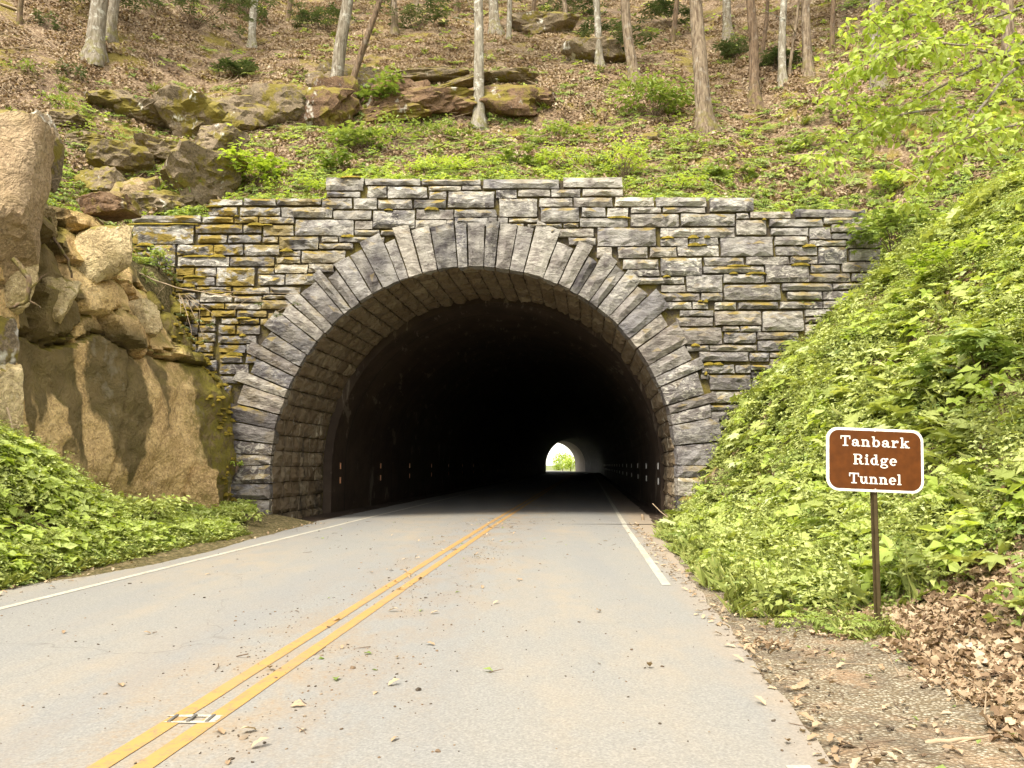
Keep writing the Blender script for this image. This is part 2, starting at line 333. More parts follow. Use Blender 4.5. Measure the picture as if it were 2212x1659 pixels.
def grid(name, xs, ys, fn, mats, pick=None, smooth=True):
    v = [(x, y, fn(x, y)) for y in ys for x in xs]; nx = len(xs); f = []; mi = []
    for j in range(len(ys)-1):
        for i in range(nx-1):
            f.append((j*nx+i, j*nx+i+1, (j+1)*nx+i+1, (j+1)*nx+i))
            if pick: mi.append(pick((xs[i]+xs[i+1])/2, (ys[j]+ys[j+1])/2))
    me = mesh(name, v, f, mats, smooth)
    if pick: me.polygons.foreach_set('material_index', mi)
    return me
def frange(*segs):
    out = []
    for a, b, st in segs:
        k = max(1, round((b-a)/st)); out += [a+(b-a)*i/k for i in range(k)]
    return out+[segs[-1][1]]
# sheet to the horizon
o = obj('ground', mesh('ground', [(-3000, -3000, -.9), (3000, -3000, -.9), (3000, 3000, -.9), (-3000, 3000, -.9)], [(0, 1, 2, 3)], MAT['ground'])); tag(o, kind='structure')
def pick_front(x, y):
    u = x-TANR*y+.35*fbm(x*1.3, y*1.3, 9)
    if 1.0 < u < 3.0 and y < 7.6: return 1
    if 1.0 < u < 1.75: return 1
    return 0
xs = frange((-40, -14, 2), (-14, -6.2, .2), (-6.2, 1.0, 1.2), (1.0, 12, .2), (12, 40, 2)); ys = frange((-14, 2, 1), (2, 20.4, .2))
o = obj('roadside_terrain', grid('roadside_terrain', xs, ys, h_front, [MAT['soil'], MAT['gravel']], pick_front)); tag(o, kind='structure')
xs = frange((-60, -22, 3), (-22, 28, .32), (28, 70, 3)); ys = frange((20.4, 36, .28), (36, 50, .6), (50, 178, 6))
o = obj('hillside', grid('hillside', xs, ys, h_hill, MAT['floor'])); tag(o, kind='structure')
# ------------------------------------------------------------------ the way of the road
PATH = []                                   # (s from portal, point, right vector)
def build_path():
    p = Vector((ARC_X, WY, 0)); a = math.atan(.0985); s = 0; ds = .5
    while s < 260:
        PATH.append((s, p.copy(), Vector((math.cos(a), -math.sin(a), 0))))
        p = p+Vector((math.sin(a), math.cos(a), 0))*ds; s += ds
        if 127 < s < 139: a -= R(12.5)*ds/12
        if s > 175: a -= R(.22)
build_path()
def path(s):
    if s < 0: return Vector((ARC_X+TANR*s, WY+s, 0)), Vector((1, 0, 0))
    i = min(len(PATH)-2, int(s/.5)); t = s/.5-i
    return PATH[i][1].lerp(PATH[i+1][1], t), PATH[i][2]
S_ALL = frange((-34, -17, 1), (-17, 8, .2), (8, 40, 1), (40, 250, 2))
def strip(name, left, right, z, m, s0=-99, s1=999, wob=0):
    v = []; f = []; ss = [s for s in S_ALL if s0 < s < s1]
    if s0 > -99: ss = [s0]+ss
    if s1 < 999: ss = ss+[s1]
    for k, s in enumerate(ss):
        c, r = path(s)
        a = left(s) if callable(left) else left; b = right(s) if callable(right) else right
        if wob: a += wob*fbm(s*1.7, 1, 5, 3); b += wob*fbm(s*1.7, 4, 9, 3)
        for q in range(5): v.append(c+r*(a+(b-a)*q/4)+Vector((0, 0, z)))
        if k:
            for q in range(4): f.append((k*5-5+q, k*5-4+q, k*5+1+q, k*5+q))
    return obj(name, mesh(name, v, f, m))
C0 = -ARC_X+TANR*WY
def off(u): return u+C0                      # road offset u to offset from the tunnel's middle line
def redge(s): return off(lerp([(-30, 1.1), (-16.2, 1.24), (-14.4, 1.29), (-10, 1.4), (-6, 1.55), (-.2, 1.75), (3, 1.9)], s))
tag(strip('road', off(-7.05), redge, .004, MAT['asphalt'], wob=.07), kind='structure')
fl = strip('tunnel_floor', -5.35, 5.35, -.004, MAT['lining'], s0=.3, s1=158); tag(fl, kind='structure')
rd = bpy.data.objects['road']
for nm, u0, u1, m, s0, s1 in (('yellow_line', -2.47, -2.36, 'yellow', -99, 150), ('yellow_line', -2.25, -2.14, 'yellow', -99, 150), ('edge_line', -6.15, -6.04, 'white', -99, 150), ('edge_line', .98, 1.09, 'white', -10.2, 150), ('edge_line', 1.0, 1.12, 'white', -34, -15.98)):
    k = strip(nm, off(u0), off(u1), .0085, MAT[m], s0, s1, wob=.006); k.parent = rd
# ------------------------------------------------------------------ stone portal
rs = random.Random(7)
portal = empty('tunnel_portal', (ARC_X, WY, 0))
tag(portal, 'tall mossy grey stone tunnel portal with a round arch of long radiating stones', 'tunnel portal')
PI0 = portal.matrix_world.inverted() if False else Matrix.Translation((-ARC_X, -WY, 0))
def quad_stone(corners, proud, back, seed, cell=.13, rough=.022):
    """a quarry-faced block whose outline is the four XZ corners (bl, br, tr, tl); returns mesh data and centre"""
    bl, br, tr, tl = [Vector(c) for c in corners]
    c0 = (bl+br+tr+tl)/4; wd = ((br-bl).length+(tr-tl).length)/2; ht = ((tl-bl).length+(tr-br).length)/2
    nx = max(2, min(7, round(wd/cell))); nz = max(2, min(5, round(ht/(cell*.8))))
    rr = random.Random(seed); ph = rr.uniform(0, 90); tlx = rr.uniform(-.025, .025); tlz = rr.uniform(-.03, .03)
    v = []; f = []
    for j in range(nz+1):
        for i in range(nx+1):
            a, b = i/nx, j/nz
            # outer cells narrower, so that the edge is a pitched margin
            a = a if i in (0, nx) else a+.25*(a-.5)*(1-abs(2*a-1)); b = b if j in (0, nz) else b+.2*(b-.5)*(1-abs(2*b-1))
            q = (bl*(1-a)+br*a)*(1-b)+(tl*(1-a)+tr*a)*b
            e = i in (0, nx) or j in (0, nz)
            jit = .010 if e else .02
            q = q+Vector((rr.uniform(-jit, jit), rr.uniform(-jit, jit)))
            if e: y = -proud*.45+rr.uniform(-.014, .014)
            else: y = -proud-tlx*(2*a-1)-tlz*(2*b-1)+rough*2.2*fbm(q.x*3+ph, q.y*5, ph, 3)+rr.uniform(-rough, rough)*.6
            v.append((q.x-c0.x, y, q.y-c0.y))
    W = nx+1
    for j in range(nz):
        for i in range(nx):
            a = j*W+i
            if rr.random() < .5: f += [(a, a+1, a+W+1), (a, a+W+1, a+W)]
            else: f += [(a, a+1, a+W), (a+1, a+W+1, a+W)]
    ring = [i for i in range(W)]+[j*W+nx for j in range(1, nz+1)]+[nz*W+i for i in range(nx-1, -1, -1)]+[j*W for j in range(nz-1, 0, -1)]
    k0 = len(v)
    for i in ring: v.append((v[i][0]*.985, back, v[i][2]*.97))
    L = len(ring)
    for i in range(L): f.append((ring[i], k0+i, k0+(i+1) % L, ring[(i+1) % L]))
    return v, f, c0
CROPS = [((500, 680), 2.765, [  # blocks read off the wall, as left, top, right, bottom in that view
 (905,290,1262,360),(1275,285,1625,360),(1640,285,2100,357),(60,465,812,545),(75,565,722,780),(890,375,1205,470),(1235,380,1668,475),(1685,380,2225,492),
 (825,480,1160,545),(1175,480,1430,550),(1437,485,1825,555),(755,565,1260,660),(1275,570,1470,660),(1485,575,1815,690),
 (775,680,1090,770),(1105,680,1460,765),(1480,700,1645,765),(1660,700,2085,840),(270,785,525,1020),(550,785,940,900),(950,785,1265,900),(1280,785,1660,905),
 (560,915,1110,1020),(1130,915,1605,1020),(1690,850,1890,910),(1625,918,1890,990),(540,1040,735,1125),(745,1035,975,1130),(985,1035,1390,1235),(1425,1035,1600,1100),(1610,1000,1970,1095),
 (620,1135,955,1230),(1430,1110,1715,1225),(1730,1105,2080,1220),(760,1245,1140,1295),(1160,1250,1550,1325),(1562,1245,1895,1320),(800,1305,1140,1410),(1170,1345,1470,1410),(1480,1330,1800,1378),
 (810,1420,1055,1485),(1067,1425,1460,1490),(1470,1388,1795,1490),(920,1500,1190,1570),(1200,1505,1530,1575),(1030,1585,1220,1650),(1230,1585,1440,1650)]),
 ((800, 1250), 1.952, [(120,60,250,128),(258,60,440,128),(125,140,410,202),(120,215,330,272),(130,285,300,348),(130,360,350,437),(130,450,330,508),(110,520,220,600)]),
 ((1200, 660), 2.765, [(228,110,640,250),(655,122,1258,198),(1278,128,1915,192),(1935,130,2768,232),(240,262,600,325),(682,208,895,332),(908,215,1335,340),(1345,203,1705,255),(1715,200,1920,250),
 (1350,263,1545,350),(1555,262,2065,440),(0,340,180,410),(190,335,518,450),(530,335,792,460),(800,350,1170,455),(1190,355,1545,447),(0,428,300,552),(312,468,728,570),(745,468,1205,665),(1215,458,1620,565),(1628,458,2090,547),
 (-105,565,538,740),(548,580,742,672),(1210,575,1540,665),(545,682,818,742),(828,682,1030,745),(182,750,365,810),(370,755,710,816),(718,755,872,810),(0,768,150,895),(155,825,530,892),(-35,905,440,1040),(45,1050,320,1142),(0,1155,150,1270)]),
 ((1900, 660), 2.765, [(872,108,1528,220),(145,240,372,332),(383,240,740,320),(748,235,1070,322),(1085,235,1532,314),(178,338,595,542),(612,335,978,430),(985,330,1415,432),(1435,325,1868,427),
 (628,438,1055,600),(1075,438,1340,542),(1348,438,1585,542),(1612,433,1945,497),(285,553,612,602),(1058,548,1585,652),(1605,508,2135,647),(490,615,862,662),(882,608,1048,657),(815,668,1210,757),(1243,658,1888,862),
 (930,765,1238,847),(1470,868,1795,992),(1815,868,2115,977),(1525,1000,1915,1107),(1590,1112,1925,1187),(1665,1198,2195,1272)]),
 ((2600, 750), 2.4578, [(-45,68,445,160),(475,73,905,207),(20,166,435,220),(728,218,852,277),(865,205,1262,272),(1300,178,1980,262),(0,232,180,347),(195,228,718,347),(733,285,1030,432),(1045,278,1570,352),(1578,262,1990,324),
 (0,362,715,457),(1062,363,1430,437),(1438,355,1648,477),(1652,332,2030,407),(1657,413,1985,472),(0,460,268,542),(275,455,560,527),(578,445,1093,637),(1100,445,1430,533),(1440,483,1805,542),(1812,470,2140,562),
 (0,548,155,642),(165,533,567,637),(1112,543,1515,632),(1523,550,1805,712),(1822,570,2130,682),(0,653,405,827),(418,650,808,732),(822,640,1245,722),(1253,640,1517,717),(408,735,1003,802),(1010,720,1440,892),(1447,720,1740,797),(1750,690,2130,792),
 (0,838,225,907),(248,815,603,987),(608,805,1003,897),(1440,803,1842,887),(1850,800,2055,882),(0,915,245,987),(612,910,1170,1062),(1178,900,1662,972),(1668,900,2060,962),(0,995,385,1072),(390,992,603,1067),(1222,980,1563,1057),(1568,975,1900,1062),
 (0,1080,300,1152),(185,1158,512,1222),(522,1080,735,1157),(745,1080,1140,1152),(1155,1075,1572,1147),(150,1230,513,1317),(522,1165,975,1307),(983,1168,1388,1362),(1397,1150,1640,1217),(180,1325,593,1492),(600,1318,762,1367),(770,1315,977,1367),(608,1375,925,1482),(935,1370,1335,1442),
 (938,1450,1218,1557),(250,1500,468,1560),(475,1495,935,1557),(370,1565,852,1659),(860,1568,1052,1659)]),
 ((2500, 1350), 2.212, [(575,188,868,267),(873,188,1005,263),(648,278,1012,412),(663,423,942,522),(643,538,902,592),(653,598,812,672)])]
RO = ARC_R+1.18
blocks = []
for (ox, oy), s, lst in CROPS:
    for a, b, c, d in lst:
        q0 = at((ox+a/s)/1.8227, (oy+b/s)/1.8227, WY); q1 = at((ox+c/s)/1.8227, (oy+d/s)/1.8227, WY)
        blocks.append([q0.x, q1.z, q1.x, q0.z])
def ring_dist(x, z): return math.hypot(x-ARC_X, max(0, z-SPR))
GX0, GZ0, GC = -10.6, -.3, .03; GW, GH = int(22/GC), int(9.6/GC)
occ = np.zeros((GH, GW), bool)
for j in range(GH):
    for i in range(0, GW):
        x, z = GX0+i*GC, GZ0+j*GC
        if ring_dist(x, z) < RO-.1 or z > lerp(TIERW, x)-.02 or x < TIERW[0][0] or x > 10.6 or (x > 4.8 and z < h_front(x, 19.9, True)-.5) or (x < -6.9 and z < 3.2) or z < -.1: occ[j, i] = True
good = []
for b in blocks:
    cx, cz = (b[0]+b[2])/2, (b[1]+b[3])/2
    # keep the block clear of the arch opening
    while ring_dist(b[2], cz) < ARC_R+.75 and b[2] < ARC_X and b[2] > b[0]: b[2] -= .05
    while ring_dist(b[0], cz) < ARC_R+.75 and b[0] > ARC_X and b[0] < b[2]: b[0] += .05
    if b[2]-b[0] < .15 or ring_dist(cx, b[1]) < ARC_R+.7: continue
    i0, i1 = int((b[0]-GX0)/GC), int((b[2]-GX0)/GC); j0, j1 = int((b[1]-GZ0)/GC), int((b[3]-GZ0)/GC)
    occ[max(0, j0):j1+1, max(0, i0):i1+1] = True; good.append(b)
for j in range(GH-1, -1, -1):                # fill what the view did not show
    for i in range(GW):
        if occ[j, i]: continue
        wmax = rs.choice((14, 18, 24, 30)); hmax = rs.choice((5, 6, 8, 10))
        k = i
        while k < GW and k-i < wmax and not occ[j, k]: k += 1
        jj = j
        while jj > 0 and j-jj < hmax and not occ[jj, i:k].any(): jj -= 1
        occ[jj:j+1, i:k] = True
        if k-i >= 7 and j-jj >= 4: good.append([GX0+i*GC, GZ0+(jj+1)*GC, GX0+k*GC, GZ0+(j+1)*GC])
stones = []
for k, (x0, z0, x1, z1) in enumerate(good):
    g = .0125; j = lambda: rs.uniform(-.013, .013)
    big = (z1-z0) > .36
    v, f, c0 = quad_stone(((x0+g+j(), z0+g), (x1-g+j(), z0+g+j()*.6), (x1-g+j(), z1-g), (x0+g+j(), z1-g+j()*.6)), rs.uniform(.04, .10), .25, k+50, .13, .022 if big else .034)
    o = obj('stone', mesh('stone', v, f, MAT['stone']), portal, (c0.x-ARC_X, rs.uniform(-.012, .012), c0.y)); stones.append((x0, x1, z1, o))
# the arch ring
polys = []
for side in (-1, 1):
    z = -.25; k = 0
    while z < SPR-.12:
        hgt = rs.uniform(.36, .52); z2 = z+hgt
        if SPR-z2 < .2: z2 = SPR
        L = rs.uniform(.95, 1.3); a, b = ARC_X+side*ARC_R, ARC_X+side*(ARC_R+L)
        if side < 0: a, b = b, a
        polys.append(((a, z+.01), (b, z+.012), (b, z2-.01), (a, z2-.012))); z = z2; k += 1
ang = 0; steps = []
while ang < math.pi: st = rs.choice((.05, .058, .066, .074, .082, .098))*rs.uniform(.9, 1.1); steps.append(st); ang += st
sc_a = math.pi/sum(steps); a = 0
for k, st in enumerate(steps):
    st *= sc_a; g = .0028; a0, a1 = a+g, a+st-g; a += st
    ro = ARC_R+(1.32 if k % 2 else 1.16)+rs.uniform(-.12, .14)
    if abs((a0+a1)/2-math.pi/2) < .25: ro = ARC_R+1.24
    P = lambda r, t: (ARC_X-r*math.cos(t), SPR+r*math.sin(t))
    ri = ARC_R+rs.uniform(-.015, .015)
    polys.append((P(ri, a1), P(ri, a0), P(ro+rs.uniform(-.07, .02), a0), P(ro+rs.uniform(-.07, .02), a1)))
for k, q in enumerate(polys):
    ar = sum(q[i][0]*q[(i+1) % 4][1]-q[(i+1) % 4][0]*q[i][1] for i in range(4))
    if ar < 0: q = (q[1], q[0], q[3], q[2])
    v, f, c0 = quad_stone(q, rs.uniform(.06, .11), .42, k+900, .16, .026)
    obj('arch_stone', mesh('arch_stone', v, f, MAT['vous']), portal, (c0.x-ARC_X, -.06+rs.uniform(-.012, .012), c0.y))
# stones lining the first stretch of the vault
variants = []
ROWS, COLS, DEP = 48, 6, 3.9
arc = 2*(SPR+.2)+math.pi*ARC_R; rh = arc/ROWS; cw = DEP/COLS
for k in range(8):
    hw, hh = cw/2-.012, rh/2-.010; rr = random.Random(k); j = lambda: rr.uniform(-.03, .03)
    v, f, c0 = quad_stone(((-hw+j(), -hh), (hw+j(), -hh), (hw+j(), hh), (-hw+j(), hh)), rr.uniform(.03, .07), .2, k+300, .14, .034)
    variants.append(mesh('soffit_stone', v, f, MAT['soffit']))
tdir = Vector((.0955, 1, 0)).normalized()
def vault(l, r=None):
    """place and inward direction at length l along the inside of the arch"""
    r = r or ARC_R
    jb = SPR+.2
    if l < jb: return (-r, -.2+l), (1, 0)
    if l > arc-jb: return (r, -.2+(arc-l)), (-1, 0)
    t = (l-jb)/ARC_R; return (-r*math.cos(t), SPR+r*math.sin(t)), (math.cos(t), -math.sin(t))
for j in range(ROWS):
    for i in range(COLS):
        (x, z), (nx_, nz_) = vault((j+.5)*rh, ARC_R+.05)
        s = (i+.5)*cw+(j*.37 % 1)*.3*cw+.03
        if s > DEP-.1: s -= .2
        inw = Vector((nx_, 0, nz_)); X = tdir; Y = -inw; Z = X.cross(Y)
        m = Matrix((X, Y, Z)).transposed().to_4x4()
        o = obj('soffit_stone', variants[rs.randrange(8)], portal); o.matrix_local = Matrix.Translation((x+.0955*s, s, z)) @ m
# mortar body behind the stones
xs = sorted(set([t[0] for t in TIERW if t[0] < 9.4]+list(np.linspace(TIERW[0][0], ARC_X-ARC_R-.14, 14))+[ARC_X+(ARC_R+.14)*math.sin(t) for t in np.linspace(-math.pi/2, math.pi/2, 61)]+list(np.linspace(ARC_X+ARC_R+.14, 9.45, 16))))
v = []; f = []
for x in xs:
    dx = x-ARC_X; r = ARC_R+.14
    zb = SPR+math.sqrt(max(0, r*r-dx*dx)) if abs(dx) < r-1e-4 else -.4
    zt = lerp(TIERW, x)-.05
    for y in (.07, .85): v += [(dx, y, zb), (dx, y, zt)]
for i in range(len(xs)-1):
    a, b = i*4, i*4+4
    f += [(a, b, b+1, a+1), (a+2, a+3, b+3, b+2), (a+1, b+1, b+3, a+3), (a, a+2, b+2, b)]
obj('wall_core', mesh('wall_core', v, f, MAT['mortar']), portal)
v = []; f = []
for k in range(64):
    (x, z), _ = vault(arc*k/63, ARC_R+.12)
    for s in (.1, 4.3): v.append((x+.0955*s, s, z))
    if k: f.append((2*k-2, 2*k-1, 2*k+1, 2*k))
obj('vault_backing', mesh('vault_backing', v, f, MAT['mortar']), portal)
# moss cushions on the ledges
mv = []; mf = []
def cushion(c, ax, ay, az, sd):
    k0 = len(mv); nu, nv = 10, 5
    for j in range(nv+1):
        for i in range(nu):
            t = 2*math.pi*i/nu; ph = math.pi/2*j/nv
            w_ = 1+.35*fbm(c[0]*3+math.cos(t)*1.2, sd, math.sin(t)*1.2+j*.4, 2)
            mv.append((c[0]+ax*math.cos(t)*math.cos(ph)*w_, c[1]+ay*math.sin(t)*math.cos(ph)*w_, c[2]+az*(math.sin(ph)*1.2-.45)*w_))
    for j in range(nv):
        for i in range(nu): mf.append((k0+j*nu+i, k0+j*nu+(i+1) % nu, k0+(j+1)*nu+(i+1) % nu, k0+(j+1)*nu+i))
for x0, x1, zt, o in stones:
    left = sstep(-3.5, -8.5, (x0+x1)/2); pr = .12+.33*left
    if rs.random() < pr and o.dimensions.z > .13:
        for q in range(1 if rs.random() < .7 else 2):
            L = rs.uniform(.08, .26+.3*left)*min(1.5, (x1-x0)); cx = rs.uniform(x0+L*.5, max(x0+L*.6, x1-L*.5))
            cushion((cx-ARC_X, -.04, zt+.0), L, rs.uniform(.05, .09), rs.uniform(.04, .085), rs.random()*50)
m_ = obj('moss', mesh('moss', mv, mf, MAT['moss'], True), portal); m_['kind'] = 'stuff'
# ------------------------------------------------------------------ the tunnel itself
def tube(name, s0, s1, r, thick, m, parent=None, step_=2.0):
    ss = frange((s0, s1, step_)); NS = 48; v = []; f = []
    A = 2*SPR+.4+math.pi*r
    sec = []
    for k in range(NS+1):
        l = A*k/NS; jb = SPR+.2
        if l < jb: sec.append((-1, 0, -r, -.2+l))
        elif l > A-jb: sec.append((1, 0, r, -.2+A-l))
        else:
            t = (l-jb)/r; sec.append((-math.cos(t), math.sin(t), -r*math.cos(t), SPR+r*math.sin(t)))
    for s in ss:
        c, rv = path(s)
        for ox, oz, x, z in sec: v.append(c+rv*x+Vector((0, 0, z)))
        for ox, oz, x, z in sec: v.append(c+rv*(x+ox*thick)+Vector((0, 0, z+oz*thick)))
    W = 2*(NS+1)
    for j in range(len(ss)-1):
        for k in range(NS):
            a = j*W+k; f.append((a, a+1, a+W+1, a+W)); a += NS+1; f.append((a, a+W, a+W+1, a+1))
    for j in (0, len(ss)-1):
        for k in range(NS): a = j*W+k; f.append((a, a+NS+1, a+NS+2, a+1))
    return obj(name, mesh(name, v, f, m), parent)
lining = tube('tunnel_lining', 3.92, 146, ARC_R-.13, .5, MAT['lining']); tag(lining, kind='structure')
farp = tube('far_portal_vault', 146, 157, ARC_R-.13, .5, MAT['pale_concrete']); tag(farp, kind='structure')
# end wall round the far mouth
c, rv = path(157); v = []; f = []
for k, x in enumerate(frange((-30, -5.3, 6), (-5.3, 5.3, .35), (5.3, 30, 6))):
    r = ARC_R-.13; zb = SPR+math.sqrt(r*r-x*x) if abs(x) < r else -.6
    v += [c+rv*x+Vector((0, 0, zb)), c+rv*x+Vector((0, 0, 10.5))]
    if k: f.append((2*k-2, 2*k, 2*k+1, 2*k-1))
o = obj('far_end_wall', mesh('far_end_wall', v, f, MAT['mortar'])); tag(o, 'dark stone end wall round the distant bright tunnel mouth', 'wall')
# reflector strips on the tunnel walls
rw = plain('white_reflector', (.85, .82, .78), .3); ro_ = plain('orange_reflector', (.85, .42, .22), .3)
def box(sx, sy, sz, m):
    v = [(x*sx/2, y*sy/2, z*sz/2) for x in (-1, 1) for y in (-1, 1) for z in (-1, 1)]
    return mesh('box', v, [(0, 1, 3, 2), (4, 6, 7, 5), (0, 4, 5, 1), (2, 3, 7, 6), (0, 2, 6, 4), (1, 5, 7, 3)], m)
for side, m, s00 in ((-1, ro_, 4.7), (1, rw, 4.4)):
    bm_ = box(.02, .11, .2, m); bm_.name = 'reflector'
    for i in range(18):
        for z in (1.46, 1.0):
            s = s00+i*4.9; c, rv = path(s)
            obj('reflector', bm_, lining, c+rv*side*(ARC_R-.16)+Vector((0, 0, z)))
# ------------------------------------------------------------------ rock
def rock_mesh(name, seed, sx, sy, sz, m, planes=13, sub=3, rough=.05, lo=.62):
    import bmesh
    bm = bmesh.new(); bmesh.ops.create_icosphere(bm, subdivisions=sub, radius=1)
    rr = random.Random(seed); P = []
    rot = Matrix.Rotation(rr.uniform(-.5, .5), 3, 'Z') @ Matrix.Rotation(rr.uniform(-.35, .35), 3, 'Y')
    for a in ((1, 0, 0), (-1, 0, 0), (0, 1, 0), (0, -1, 0), (0, 0, 1), (0, 0, -1)): P.append(((rot @ Vector(a)+Vector((rr.uniform(-.3, .3), rr.uniform(-.3, .3), rr.uniform(-.3, .3)))).normalized(), rr.uniform(.7, .95)))
    for i in range(planes-6):
        t = rr.uniform(0, 2*math.pi); z = rr.uniform(-1, 1); q = math.sqrt(1-z*z)
        P.append((Vector((q*math.cos(t), q*math.sin(t), z)), rr.uniform(lo, 1.0)))
    for v in bm.verts:
        d = v.co.normalized(); r = 1.25
        for nrm, k in P:
            c = d.dot(nrm)
            if c > .05: r = min(r, k/c)
        r *= 1+rough*2*fbm(d.x*2.2+seed, d.y*2.2, d.z*2.2, 4)+rough*1.2*fbm(d.x*7, d.y*7+seed, d.z*7, 3)
        v.co = Vector((d.x*r*sx, d.y*r*sy, d.z*r*sz))
    me = bpy.data.meshes.new(name); bm.to_mesh(me); bm.free(); me.materials.append(m)
    me.shade_smooth(); me.set_sharp_from_angle(angle=R(24)); return me
MAT['brownish'] = rock_mat('brownish_rock', [(.20, .14, .08), (.29, .205, .12), (.37, .275, .17), (.45, .36, .25)], 0, .15, .15)
# the cliff on the left of the road
cy = frange((-4, 8, .5), (8, 20.3, .075)); NZ = 104
rc = random.Random(21); CELLS = []
while len(CELLS) < 62:                       # joints split the upper cliff into blocks
    c_ = (rc.uniform(7, 20.8), rc.uniform(3.2, 7.6))
    if all(((c_[0]-q[0])/1.15)**2+((c_[1]-q[1])/.85)**2 > .55 for q in CELLS): CELLS.append((*c_, rc.uniform(-.22, .24), rc.uniform(-.22, .22), rc.uniform(-.3, .12)))
def blocky(Y, z):
    y_ = Y+.10*fbm(Y*2.1, z*2.1, 1.1, 3); z_ = z+.10*fbm(Y*2.1, z*2.1, 6.1, 3); d = sorted((math.hypot((y_-c[0])/1.15, (z_-c[1])/.85), c) for c in CELLS)
    (d1, c), (d2, _) = d[0], d[1]; e = d2-d1
    return c[2]+c[3]*(Y-c[0])+c[4]*(z-c[1])-.30*math.exp(-(e/.055)**2)-.05*math.exp(-(e/.2)**2)
v = []; f = []
for Y in cy:
    zt = lerp(CLTOP, Y); xc = lerp(CLIFF, Y); lean = sstep(15.5, 19.2, Y)
    for j in range(NZ+3):
        b = min(1, j/NZ); z = -.3+(zt+.3)*b
        back = .10*z+lean*.62*max(0, z-3.3)+(1-lean)*.25*max(0, z-5.2)-.25*sstep(0, 2.2, z)+.55*sstep(19.3, 20.3, Y)*0
        q = (.22+.15*sstep(3.6, 4.4, z))*fbm(Y*.33, z*.30, 5.0, 3)+(.09+.08*sstep(3.6, 4.4, z))*fbm(Y*1.1, z*.9, 2.5, 3)+.05*fbm(Y*3.2, z*3.2, 8.5, 4)
        # broken blocks above the long crack
        zc = 4.05+.35*fbm(Y*.8, 0, 3.3, 2)-.25*math.exp(-((Y-14.5)/1.2)**2)
        crack = math.exp(-((z-zc)/.05)**2)
        q -= .28*crack
        if z > zc and Y > 7: q += .10+blocky(Y, z)*sstep(zc, zc+.12, z)
        # side joints
        q -= .10*math.exp(-(((Y-16.1-.22*(z-2))/.05)**2))*(z < 4)
        if j > NZ: back += .8*(j-NZ); z += .12*(j-NZ)
        v.append((xc-back+q, Y-.15*q, z))
W = NZ+3
for i in range(len(cy)-1):
    for j in range(W-1): a = i*W+j; f.append((a, a+W, a+W+1, a+1))
me = mesh('rock_cliff', v, f, MAT['cliff'], True); me.set_sharp_from_angle(angle=R(28)); CV = v
cliff = obj('rock_cliff', me); tag(cliff, kind='structure')
def boulder(x, y, w_, h_, Y=None, m='rock', seed=0, parent=None, deep=1.0, planes=13, rough=.05, lo=.62, tilt=0):
    """a block seen at picture point x, y with half-size w_, h_ (picture points)"""
    p = hit(x, y+h_*.6) if Y is None else at(x, y, Y)
    if Y is None: Y = p.y; p = at(x, y, Y+.1)
    k = Y/FPX
    o = obj('rock_block', rock_mesh('rock_block', seed, w_*k*1.35, (w_+h_)*.6*k*deep, h_*k*1.3, MAT[m], planes, 4, rough, lo), parent, p)
    o.rotation_euler = (R(random.Random(seed).uniform(-8, 8)), R(tilt), R(random.Random(seed+1).uniform(-25, 25))); return o
for q in [(8, 392, 56, 135, 12.4, 'brownish', 3, .8), (95, 330, 20, 60, 13.4, 'grey_rock', 5, .8), (215, 548, 62, 56, 15.15, 'rock', 11, .5), (110, 648, 52, 38, 14.05, 'rock', 13, .5), (28, 618, 34, 52, 12.9, 'rock', 14, .5),
          (95, 487, 26, 28, 13.8, 'rock', 15, .5), (232, 446, 44, 18, 15.5, 'brown_rock', 17, 1), (8, 740, 18, 45, 12.6, 'grey_rock', 22, .7), (10, 880, 24, 66, 12.5, 'rock', 23, .7), (425, 1060, 36, 40, 18.2, 'cliff', 24, .7), (300, 690, 34, 28, 16.5, 'rock', 20, .5)]:
    o = boulder(q[0], q[1], q[2]*1.15, q[3]*1.12, q[4]+.35, q[5], q[6]*7+1, cliff, q[7], 11, .045, .7)
    r3 = random.Random(q[6]); o.rotation_euler = (R(r3.uniform(-10, 4)), R(r3.uniform(-10, 10)), R(r3.uniform(-40, -12)))
mv.clear(); mf.clear(); r3 = random.Random(8)
for p3 in CV:
    if p3[1] > 18.5 and p3[2] > .2 and r3.random() < .16*sstep(18.5, 19.8, p3[1]) and fbm(p3[1]*1.7, p3[2]*1.3, 3, 3) > -.06: cushion((p3[0]+.01, p3[1]-.02, p3[2]), r3.uniform(.04, .11), r3.uniform(.04, .10), r3.uniform(.03, .08), r3.random()*50)
m_ = obj('moss', mesh('moss', mv, mf, MAT['moss'], True), cliff); m_['kind'] = 'stuff'
outL = empty('rock_outcrop', hit(350, 440)); tag(outL, 'mossy grey rock outcrop with white lichen above the left end of the stone wall', 'rock outcrop')
outM = empty('rock_ledge', hit(930, 260)); tag(outM, 'dark brown overhanging rock ledge across the middle of the leafy slope', 'rock ledge')
def under(parent, o): o.parent = parent; o.location = o.location-parent.location
